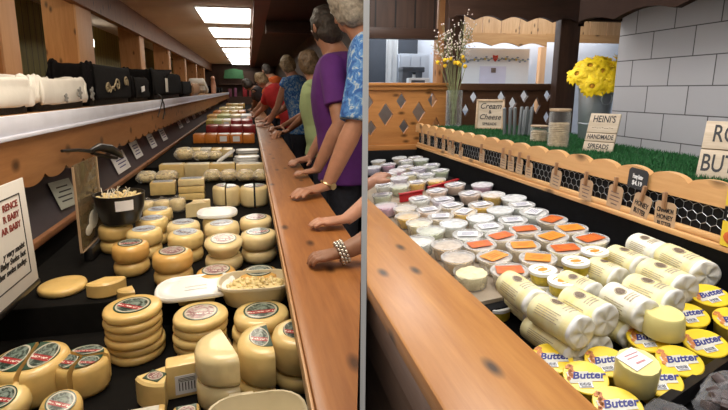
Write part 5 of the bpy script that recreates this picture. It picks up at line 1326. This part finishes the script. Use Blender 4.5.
ROLLS = [  # axis start, axis end (px), h of the axis
 (509,284,537,305,.500,'butter roll lying nearest the honey cups beside the counter',False),
 (540,309,580,332,.497,'butter roll with a broad white folded end, nearest the counter',False),
 (565,284,592,297,.492,'butter roll behind the second roll with a white folded end',False),
 (570,301,604,320,.488,'butter roll with a round white end, second from the counter',False),
 (594,270,618,281,.488,'butter roll behind the middle of the pile',False),
 (612,297,645,315,.485,'whiter butter roll with a dark medallion, third from the counter',True),
 (614,257,641,269,.478,'butter roll at the back of the pile beside the last honey cup',False),
 (632,288,672,305,.472,'butter roll with a dark medallion in the middle of the pile',False),
 (648,272,684,289,.464,'butter roll below the two rolls along the black wall',False),
 (637,245,662,256,.456,'butter roll at the back of the pile against the black wall',True),
 (667,256,705,275,.452,'butter roll with a ragged white end against the black wall',False),
]
for i, (x0, y0, x1, y1, h, lbl, wh) in enumerate(ROLLS):
    roll(PH(x0,y0,h), PH(x1,y1,h), lbl, wh, i, RR)
for i, (x0, y0, x1, y1, h, lbl) in enumerate([(531,327,575,356,.565,'lower butter roll in the gap beside the counter, its print showing'), (562,322,599,348,.563,'lower butter roll under the roll with the broad white end'), (594,311,631,336,.556,'lower butter roll with a pale end under the round white end'), (626,307,663,327,.548,'lower butter roll beneath the whiter roll'), (515,300,535,316,.568,'lower butter roll half hidden at the counter beside two cups'),
    (655,290,690,306,.535,'lower butter roll under the pile near the wall'), (598,283,622,296,.553,'lower butter roll hidden under the back of the pile')]):
    roll(PH(x0,y0,h-.009), PH(x1,y1,h-.009), lbl, False, 40+i, .032)

# ---- yellow butter cups
BR, BH = .0385, .045
m = MB(); m.lathe([(0,0), (BR*.82,0), (BR*.86,.003), (BR*.97,BH-.004), (0,BH-.004)], 30); BCUP = m.mesh('cup', M['butter_side'], 50)
m = MB(); m.lathe([(0,BH-.004), (BR*1.02,BH-.004), (BR*1.04,BH-.002), (BR*1.0,BH), (0,BH+.0006)], 32); BLID = m.mesh('foil_lid', M['butter_yellow'], 50)
m = MB(); m.box((0,0,0), (BR*1.5,.020,.0006)); m.box((-.012,0,0),(.04,.026,.0005)); BBAND = m.mesh('pale_band', M['label_warm'], 50)
m = MB(); m.box((0,0,0), (.024,.012,.0006)); BCODE = m.mesh('barcode_label', M['label_white'], 50)
m = MB()
for i in range(8): m.box((-.009+i*.0025,.0015,.0006), (.0012 if i % 3 else .0017,.007,.0003))
m.box((0,-.0042,.0006),(.018,.0012,.0003)); BBARS = m.mesh('bars', M['ink'], 50)
BSPECK = plain('russet_print', (.55,.20,.05), .5, .3, 80)
m = MB(); r_ = random.Random(2)
for i in range(14): m.lathe([(0,0),(.004,0),(.004,.0004),(0,.0004)], 6, (-.026+r_.uniform(-.006,.008),.012+r_.uniform(-.018,.014),0))
BPRINT = m.mesh('floral_print', BSPECK, 50)
def bcup(pos, label, rot, tilt=(0,0)):
    t = thing('butter_cup', label, 'butter', (pos[0],pos[1],pos[2]+.010), (.20+tilt[0],TILT-.12+tilt[1],rot*.6), 'yellow butter cups'); t.rotation_mode = 'ZYX'
    link('cup', BCUP, t); l = link('foil_lid', BLID, t)
    link('pale_band', BBAND, l, (0,-.002,BH+.0012)); c = link('barcode_label', BCODE, l, (-.006,-.020,BH+.0014)); link('floral_print', BPRINT, l, (0,0,BH+.0014))
    text('lettering', 'Butter', .0225, M['ink_navy'], l, (.004,.001,BH+.0020), None, .0003, .35, bold=.0006)
    m_ = c
    link('bars', BBARS, l, (-.006,-.020,BH+.0014))
    return t
CUPS = [(588,377,.556,'butter cup with its whole face showing, nearest the counter',-.55), (606,362,.552,'butter cup half hidden behind the pale butter round',-.35), (613,400,.556,'butter cup at the bottom edge below the pale butter round',-.4),
 (648,343,.548,'butter cup behind the pale butter round, below the upturned cup',-.45), (678,364,.548,'butter cup fully showing right of the pale butter round',-.4), (704,348,.540,'butter cup fully showing beside the black divider, right of another',-.15),
 (694,316,.512,'butter cup just below the ragged-ended roll',-.3), (711,297,.485,'butter cup behind, higher up against the black wall',-.1), (726,318,.505,'butter cup cut by the right edge of the view',-.3),
 (657,388,.568,'butter cup mostly covered under the right side of the pale round',-.5), (556,376,.600,'butter cup tucked low against the counter edge',-.6)]
cp = []
for px, py, h, lbl, rot in CUPS:
    p = PH(px, py, h); cp.append([p.x, p.y, BR*1.05])
relax(cp, 60)
for (px, py, h, lbl, rot), (x, y, r) in zip(CUPS, cp):
    x = min(max(x,.55),1.112); bcup((x,y,max(HZ(h)-BH, bedz(x)-.0515)), lbl, rot)
# lower layer under the raised cups
for i in (6,7,8):
    x, y = min(max(cp[i][0],.55),1.112), cp[i][1]; zt = HZ(CUPS[i][2])-BH-BH-.003
    if zt > bedz(x)-.052: bcup((x,y,bedz(x)-.0515), 'lower butter cup hidden under the '+' '.join(CUPS[i][3].split()[2:9]), .4)
p = PH(638,356,.488)
o = thing('butter_round', 'pale yellow butter round with a white price label, standing on the butter cups', 'butter', (p.x,p.y,p.z-.062), (.16,TILT-.05,.1))
b = MB(); n = 28
prof = [(0,0), (.032,0), (.0345,.004), (.0355,.056), (.0335,.061), (0,.062)]
b.lathe(prof, n, wob=.01); 
for v in b.bm.verts:
    a = math.atan2(v.co.y, v.co.x); f = 1+.015*math.cos(14*a); v.co.x *= f; v.co.y *= f
b.build('butter', M['butter_pale'], o, ang=60)
b = MB(); b.box((-.004,.006,.0628), (.046,.040,.0008), Matrix.Rotation(.15,3,'Z')); l = b.build('label', M['label_white'], o)
b = MB(); b.box((0,.016,.0635), (.03,.002,.0004)); b.box((-.004,.009,.0635), (.024,.002,.0004)); b.box((.0,-.004,.0635), (.02,.0035,.0004)); b.build('print', plain('faded_red_print', (.55,.25,.25), .6), l)
p = PH(665,311,.468); o = thing('butter_round', 'yellow butter tub turned upside down among the butter cups', 'butter', (p.x,p.y,p.z-.050), (.04,TILT,.3))
b = MB(); b.lathe([(0,0), (.039,0), (.040,.003), (.037,.046), (.034,.050), (0,.0505)], 28, wob=.006); b.build('cup', M['butter_pale'], o, ang=50)
# divider and chocolate bags
p0, p1 = PH(640,414,.560), PH(735,358,.560)
dv = (p1-p0).normalized(); nv = Vector((0,0,1)).cross(dv)
b = MB(); b.prism([p0-Vector((0,0,.024)), p1+Vector((0,0,.000)), p1-nv*.016, p0-nv*.016-Vector((0,0,.024))], (0,0,.033)); o = b.build('black_divider', M['black_plastic']); tag(o, 'black plastic divider between the butter cups and the chocolate bags', 'divider')
def chocbag(px, py, h, sz, rot, label, seed):
    p = PH(px, py, h); o = thing('chocolate_bag', label, 'bag', (p.x,p.y,bedz(p.x)-.042), (0,TILT,rot), 'bags of dark chocolate'); o.rotation_mode = 'ZYX'; r_ = random.Random(seed); b = MB()
    for _ in range(26):
        x, y, z = r_.uniform(-.4,.4)*sz[0], r_.uniform(-.36,.36)*sz[1], r_.uniform(.2,.82)*sz[2]
        b.box((x,y,z), (r_.uniform(.02,.032),r_.uniform(.018,.028),r_.uniform(.012,.02)), Matrix.Rotation(r_.uniform(0,3),3,Vector((r_.random(),r_.random(),r_.random()+.2)).normalized()), .003)
    c = b.build('chocolate_pieces', M['choc'], o); c['kind'] = 'stuff'
    m = MB(); G = []
    for i in range(10):
        u = -1+2*i/9; wv = 1-abs(u)**6*.8
        G.append([(u*sz[0]*.52, math.cos(a)*sz[1]*.5*(.92+.08*wv)+r_.uniform(-.004,.004), sz[2]*.5+math.sin(a)*sz[2]*.52*wv+r_.uniform(-.004,.004)) for a in (2*PI*k/14 for k in range(14))])
    m.rings(G); m.build('film', M['bagfilm'], o, ang=30); return o
chocbag(737,407,.555,(.13,.10,.06),.5,'clear bag of dark chocolate pieces in the bottom right corner',1)
chocbag(660,436,.575,(.15,.08,.055),.35,'clear bag of dark chocolate pieces at the bottom edge below the butter cups',2)

# ================================================================ right place: the ledge's tags and displays
mL = basis((0,-1,0), (0,0,1))
def tagcard(px, py, w, h, tilt, lines, label, mat='kraft', ink='ink', sz=.020, clip=True, X=1.150, name='kraft_tag'):
    """a card pegged to the scalloped front; px, py is the middle of the card"""
    c = PX(px, py, X); R = (mL.to_4x4() @ Matrix.Rotation(tilt,4,'Z'))
    o = thing(name, label, 'tag', c-Vector((0,0,h/2)), group='kraft tags pegged to the ledge' if mat == 'kraft' else None)
    k = Vector((0,0,h/2))
    b = MB(); e = .008; pts = [(-w/2,-h/2), (w/2,-h/2), (w/2,h/2-e), (w/2-e,h/2), (-w/2+e,h/2), (-w/2,h/2-e)]; b.prism([(x,y,0) for x, y in pts], (0,0,.0012)); q = b.build('card', M[mat], o); q.matrix_local = Matrix.Translation(k) @ R
    if clip:
        b = MB(); b.box((0,h/2+.004,.005), (.009,.050,.005), Matrix.Rotation(.0,3,'Z'), .001); b.box((0,h/2+.006,.0105), (.008,.046,.004), None, .001); b.tube([(-.006,h/2+.006,.008),(.006,h/2+.006,.008)], .002, 6); q = b.build('clothes_peg', M['clip'], o); q.matrix_local = Matrix.Translation(k) @ R
    if lines:
        for i, s in enumerate(lines):
            yy = ((len(lines)-1)/2-i)*sz*1.05-.004
            q = text('lettering', s, sz, M[ink], o, bold=.0004, sx=min(1.0, .9*w/(.62*sz*max(1,len(s))))); q.matrix_local = Matrix.Translation(k) @ R @ Matrix.Translation((0,yy,.0016)) @ Matrix.Diagonal((min(1.0, .84*w/(.74*sz*max(1,len(s)))),1,1,1))
    else:
        b = MB(); r_ = random.Random(int(px*3))
        for i in range(4): b.box((r_.uniform(-.002,.002),h*(.20-.17*i),.0014), (w*r_.uniform(.4,.7),h*.05,.0004))
        q = b.build('writing', M['ink_brown'], o); q.matrix_local = Matrix.Translation(k) @ R
    return o
tagcard(665,216,.066,.082,.03,['CINNAMON','HONEY','BUTTER'],'kraft tag reading cinnamon honey butter, last before the bare wire', sz=.019)
tagcard(641,207,.062,.080,-.20,['HONEY','BUTTER'],'kraft tag reading honey butter below the black card', sz=.023)
tagcard(615,197,.058,.076,-.08,None,'kraft tag with faint dark writing, first left of the black card')
tagcard(638,179,.070,.062,-.06,['Honey Butter','$4.19'],'small black chalk card lettered in white, tucked at the ledge', 'chalk_card','ink_white', .019, False, 1.147, 'chalk_card')
tagcard(586,190,.060,.076,-.05,None,'kraft tag hanging alone, second left of the black card')
tagcard(556,179,.058,.074,-.10,None,'kraft tag hanging alone below the middle of the pale wooden sign')
for px, py, tl, lbl in [(529,170,.0,'rightmost of the four bunched kraft tags below the glass jar'),(519.5,166,-.1,'third of the four bunched kraft tags below the glass jar'),(511,163.5,.05,'second of the four bunched kraft tags below the grey slats'),(503.5,161,-.05,'leftmost of the four bunched kraft tags below the grey slats'),
    (482,156,-.06,'lone kraft tag below the framed wooden sign'),(461,152.5,-.15,'rightmost kraft tag of the far bunch below the glass vase'),(453,150,-.2,'second from the right in the far bunch of kraft tags'),(449.3,147.5,.1,'third from the right in the far bunch of kraft tags'),(443.6,145,-.05,'fourth from the right in the far bunch of kraft tags'),(436,142.8,-.05,'third from the far end of the far bunch of kraft tags'),(429,140.5,.05,'second from the far end of the far bunch of kraft tags'),(422.8,138.5,.05,'kraft tag at the far end of the ledge')]:
    tagcard(px, py, .048 if px > 470 else .044, .066, tl, None, lbl, X=1.150 if int(px) % 2 else 1.142)
# yellow product sign at the right edge
o = thing('yellow_sign', 'yellow and black product sign at the right edge of the ledge front', 'sign', PX(724,246,1.140))
for nm, zc_, hh, mt in [('top_panel',.145,.085,'yellow_sign'),('black_band',.083,.032,'black_b'),('bottom_panel',.032,.062,'yellow_sign')]:
    b = MB(); b.box((0,-.055,zc_), (.004,.13,hh)); b.build(nm, M[mt], o)
q = text('lettering', 'SE', .030, M['ink_white'], o, bold=.0008); q.matrix_local = Matrix.Translation((-.003,-.013,.083)) @ mL.to_4x4()
b = MB(); b.ball((-.003,-.02,.025), (.002,.024,.018), 12, 6); b.ball((-.004,-.06,.03), (.002,.02,.02), 12, 6); b.build('picture', M['lab_red'], o)

ZL = ZG+.0004
def standsign(px, py, w, h, lean, label, name, yaw=None):
    p = PZ(px, py, ZL); o = thing(name, label, 'sign', p)
    yaw = yaw if yaw is not None else 0.0
    rt = Vector((math.cos(yaw), -math.sin(yaw), 0)); up = Vector((math.sin(yaw)*math.sin(lean), math.cos(yaw)*math.sin(lean), math.cos(lean)))
    return o, basis(rt, up)
# framed wooden sign
o, mt = standsign(489,129.5,.19,.215,.20,'framed pale wooden sign with script lettering on the turf','framed_sign',.55)
wS, hS = .175, .195
b = MB(); b.box((0,hS/2,0), (wS-.02,hS-.02,.008)); q = b.build('board', M['signwood'], o); q.matrix_local = mt.to_4x4()
b = MB()
for s in (-1,1): b.box((s*(wS/2-.007),hS/2,.002), (.014,hS,.018), bev=.002); b.box((0,hS/2+s*(hS/2-.007),.002), (wS,.014,.018), bev=.002)
q = b.build('frame', M['signwood_edge'], o); q.matrix_local = mt.to_4x4()
for s, yy, sz, sh in [('Cream',.150,.052,.3), ('&',.112,.032,0), ('Cheese',.080,.048,.3), ('SPREADS',.035,.024,0)]:
    q = text('lettering', s, sz, M['ink_brown'] if False else M['ink'], o, shear=sh, bold=.0004); q.matrix_local = mt.to_4x4() @ Matrix.Translation((0,yy,.0055)) @ Matrix.Diagonal((.92,1,1,1))
# fan of grey wooden slats
p = PZ(514,135.5,ZL); o = thing('slat_bundle', 'bundle of weathered grey wooden slats leaning together on the turf', 'slats', p)
for i in range(6):
    b = MB(); b.box((0,0,.075), (.017,.012,.165), bev=.001); q = b.build('slat', M['greywood'], o, (-.050+.0235*i,.014-.010*i,.005), (.10,-.30+.05*i+.05*math.sin(i*2.4),.5))
b = MB(); b.box((0,0,.070), (.055,.012,.140), bev=.001); q = b.build('slat', M['greywood'], o, (.062,-.006,.004), (.06,.02,.2))
# jars of twine
def jar(px, py, r, h, label, fill):
    p = PZ(px, py, ZL); o = thing('glass_jar', label, 'jar', p)
    b = MB(); b.lathe([(0,.001), (r*.9,.001), (r,.006), (r,h*.88), (r*.94,h*.92), (r*.94,h*.95)], 28); b.build('glass', M['glass'], o)
    b = MB(); b.lathe([(0,h*.94), (r*1.0,h*.94), (r*1.02,h*.95), (r*1.02,h*.995), (r*.98,h), (0,h)], 28); b.build('wooden_lid', M['signwood_edge'], o)
    b = MB(); r_ = random.Random(int(px)); n = int(h*fill/.007)
    for k in range(n):
        zz = .006+k*.007; q = r*.86
        b.tube([(q*math.cos(a)*(1+.03*math.sin(5*a+k)), q*math.sin(a), zz+.002*math.sin(2*a+k)) for a in (2*PI*i/18 for i in range(19))], .0042, 5, False)
    b.lathe([(0,.004), (r*.8,.004), (r*.8,h*fill), (0,h*fill)], 18); b.build('twine', M['twine'], o)
jar(557.5,147,.044,.170,'tall glass jar of coiled twine with a wooden lid on the turf',.62)
jar(538.5,141.5,.041,.080,'short glass jar of twine with a wooden lid left of the taller jar',.7)
# three-board wooden sign
o, mt = standsign(597,152.0,.15,.17,.44,'pale three-board wooden sign in front of the sunflower bucket','board_sign',1.0)
hh = [(.0,.042),(.0445,.036),(.083,.086)]
for i, (y0, h) in enumerate(hh):
    b = MB(); b.box((0,y0+h/2,0), (.112,h,.012), bev=.0015); q = b.build('board', M['signwood'], o); q.matrix_local = mt.to_4x4()
for s, yy, sz, sx_ in [("HEINI'S",.142,.042,.64), ('HANDMADE',.063,.028,.62), ('SPREADS',.021,.030,.66)]:
    q = text('lettering', s, sz, M['ink'], o, bold=.0005); q.matrix_local = mt.to_4x4() @ Matrix.Translation((0,yy,.0065)) @ Matrix.Diagonal((sx_,1,1,1))
b = MB()
for i in range(9): b.box((-.036+.009*i,.104+.0015*math.sin(i*2),.0063), (.007,.0016,.0004))
q = b.build('small_print', M['ink'], o); q.matrix_local = mt.to_4x4()
# two-board sign at the right edge
o, mt = standsign(730,181,.2,.18,.42,'pale two-board wooden sign lettered in black at the right edge of the turf','board_sign',1.0)
for i, (y0, h) in enumerate([(.0,.086),(.089,.086)]):
    b = MB(); b.box((0.0,y0+h/2,0), (.155,h,.012), bev=.0015); q = b.build('board', M['signwood'], o); q.matrix_local = mt.to_4x4()
for s, yy in [('ROLL',.134), ('BUTTER',.043)]:
    q = text('lettering', s, .074, M['ink'], o, bold=.0008, align='LEFT'); q.matrix_local = mt.to_4x4() @ Matrix.Translation(((-.058 if s == 'ROLL' else -.072),yy,.0065)) @ Matrix.Diagonal((.56,1,1,1))
# sunflowers in a steel bucket
yb = 2.0; p = PZ(594,139,ZL); xb, yb = min(p.x,1.74), max(p.y,2.03)
bk = thing('steel_bucket', 'galvanised steel bucket of sunflowers on the turf beside the block wall', 'bucket', (xb,yb,ZL))
b = MB(); b.lathe([(0,0), (.062,0), (.064,.003), (.080,.255), (.083,.258), (.083,.264), (.079,.264), (.077,.255), (.061,.008), (0,.008)], 32); b.lathe([(.0705,.075),(.0725,.078),(.0725,.083),(.071,.086)], 32); b.build('pail', M['bucket'], bk)
b = MB(); rr = .030; b.tube([(rr*math.cos(a)-.012, -.091, .210+rr*math.sin(a)) for a in (2*PI*i/16 for i in range(17))], .0035, 6, False); b.box((-.012,-.083,.246), (.018,.02,.016), bev=.003); b.build('ring_handle', M['bucket'], bk)
b = MB(); b.tube([(-.04,0,.02),(-.05,.01,.24)], .004); b.tube([(.03,.01,.02),(.04,0,.25)], .004); b.tube([(.0,.02,.02),(.0,.03,.28)], .004)
FL = [(-.10,-.085,.270),(-.01,-.12,.285),(.085,-.09,.275),(-.055,-.085,.335),(.045,-.085,.345),(.0,-.03,.385),(-.125,-.02,.325),(.11,-.01,.33),(-.06,.03,.375),(.06,.04,.37),(0,.08,.33),(-.05,-.10,.29),(.045,-.11,.30),(-.09,-.05,.36),(.09,-.04,.375)]
fw = thing('sunflower_bunch', 'bunch of bright yellow sunflowers filling the steel bucket', 'flowers', (xb,yb,ZL+.02)); b.build('stems', M['stemgreen'], fw, (0,0,-.02))
r_ = random.Random(8)
for i, f in enumerate(FL):
    f = Vector(f); nrm = Vector((f.x*1.1, f.y*1.4-.04, (f.z-.26)*.9)).normalized()
    b = MB(); Q = nrm.to_track_quat('Z','Y').to_matrix()
    for lay_, (n, ln, up_) in enumerate([(17,.050,.004),(15,.040,.012),(12,.028,.017)]):
        for k in range(n):
            a = 2*PI*k/n+lay_*.2+r_.uniform(-.08,.08); L = ln*r_.uniform(.85,1.12); wd = .0115
            prof = [(.012,.3),(.3*L+.008,.9),(.6*L+.01,1.0),(.85*L+.01,.6),(L+.012,.05)]
            rows = []
            for d_, q in prof:
                zz = up_+.012*math.sin(d_/L*1.6)-.010*(d_/L)**3*r_.uniform(.2,1.4)
                rows.append([Vector((d_*math.cos(a)-s*wd*q*math.sin(a), d_*math.sin(a)+s*wd*q*math.cos(a), zz-abs(s)*.003*q)) for s in (-1,0,1)])
            vs = [[b.bm.verts.new(f+Q@v) for v in row] for row in rows]
            for A, B in zip(vs, vs[1:]):
                for j in range(2): b.bm.faces.new((A[j],A[j+1],B[j+1],B[j]))
    h = link('sunflower', b.mesh('sunflower', M['petal'], 180, False), fw, (0,0,-.02))
    b = MB(); b.ball(f+nrm*.010, (.014,.014,.008), 14, 8, Q); e = b.build('flower_centre', M['flower_eye'], h)
# glass vase with dried flowers
p = PZ(453,126.5,ZL); vs_ = thing('glass_vase', 'tall clear glass vase at the far end of the turf', 'vase', p)
b = MB(); b.lathe([(0,.002), (.050,.002), (.054,.006), (.056,.24), (.054,.25)], 28); b.build('glass', M['glass'], vs_)
b = MB(); b.lathe([(0,.0), (.052,.0), (.052,.012), (0,.012)], 28); b.build('base', M['glass'], vs_)
df = thing('dried_flowers', 'dried flowers with yellow button heads standing in the glass vase', 'flowers', p+Vector((0,0,.014)))
b = MB(); s_ = DEP(p)/FPX; heads = [(-18,66),(-12.5,64),(-10.5,69),(-7,63.5),(-4.5,62.5),(3,66),(7,61),(2,67),(9,64),(9.5,69.5),(5.5,68),(0,66)]
for hx_, hy_ in heads:
    t = Vector((hx_*s_, random.uniform(-.03,.03), (126.5-hy_)*s_*1.03-.014)); b.tube([(random.uniform(-.02,.02),random.uniform(-.02,.02),.0), Vector((t.x*.35,t.y*.4,t.z*.55)), t], .0022, 5)
b.build('stems', M['stemgreen'], df)
for hx_, hy_ in heads:
    b = MB(); b.ball((hx_*s_, random.uniform(-.02,.02), (126.5-hy_)*s_*1.03-.014), .0145, 12, 8); b.build('button_head', M['billy'], df)
b = MB(); rnd2 = random.Random(12)
sprays = [(-13,38),(-17,48),(-9,44),(-14,55),(9,30),(13,40),(7,45),(4,52),(12,50),(-6,50),(15,34)]
bs = MB()
for sx_, sy_ in sprays:
    t = Vector((sx_*s_, rnd2.uniform(-.05,.05), (126.5-sy_)*s_*1.03-.014)); bs.tube([(0,0,.02), Vector((t.x*.4,t.y*.5,t.z*.6)), t], .0015, 4)
    for _ in range(26):
        q = t+Vector((rnd2.gauss(0,.022), rnd2.gauss(0,.022), rnd2.gauss(-.02,.045))); b.ball(q, rnd2.uniform(.0032,.006), 6, 4)
        if rnd2.random() < .4: bs.tube([t*.9, q], .0009, 3)
c = b.build('white_blossom', M['seedwhite'], df); c['kind'] = 'stuff'; bs.build('twigs', M['stemgreen'], df)

# lettering: outlines to plain meshes
dg = bpy.context.evaluated_depsgraph_get(); dg.update()
for o in [o for o in SC.objects if o.type == 'FONT']:
    me = bpy.data.meshes.new_from_object(o.evaluated_get(dg)); n = link('lettering', me, o.parent); n.matrix_parent_inverse = o.matrix_parent_inverse.copy(); n.matrix_basis = o.matrix_basis.copy()
    bpy.data.objects.remove(o, do_unlink=True)

# bring everything down so that the floor lies at zero
for o in SC.objects:
    if o.parent is None: o.location.z -= FZ
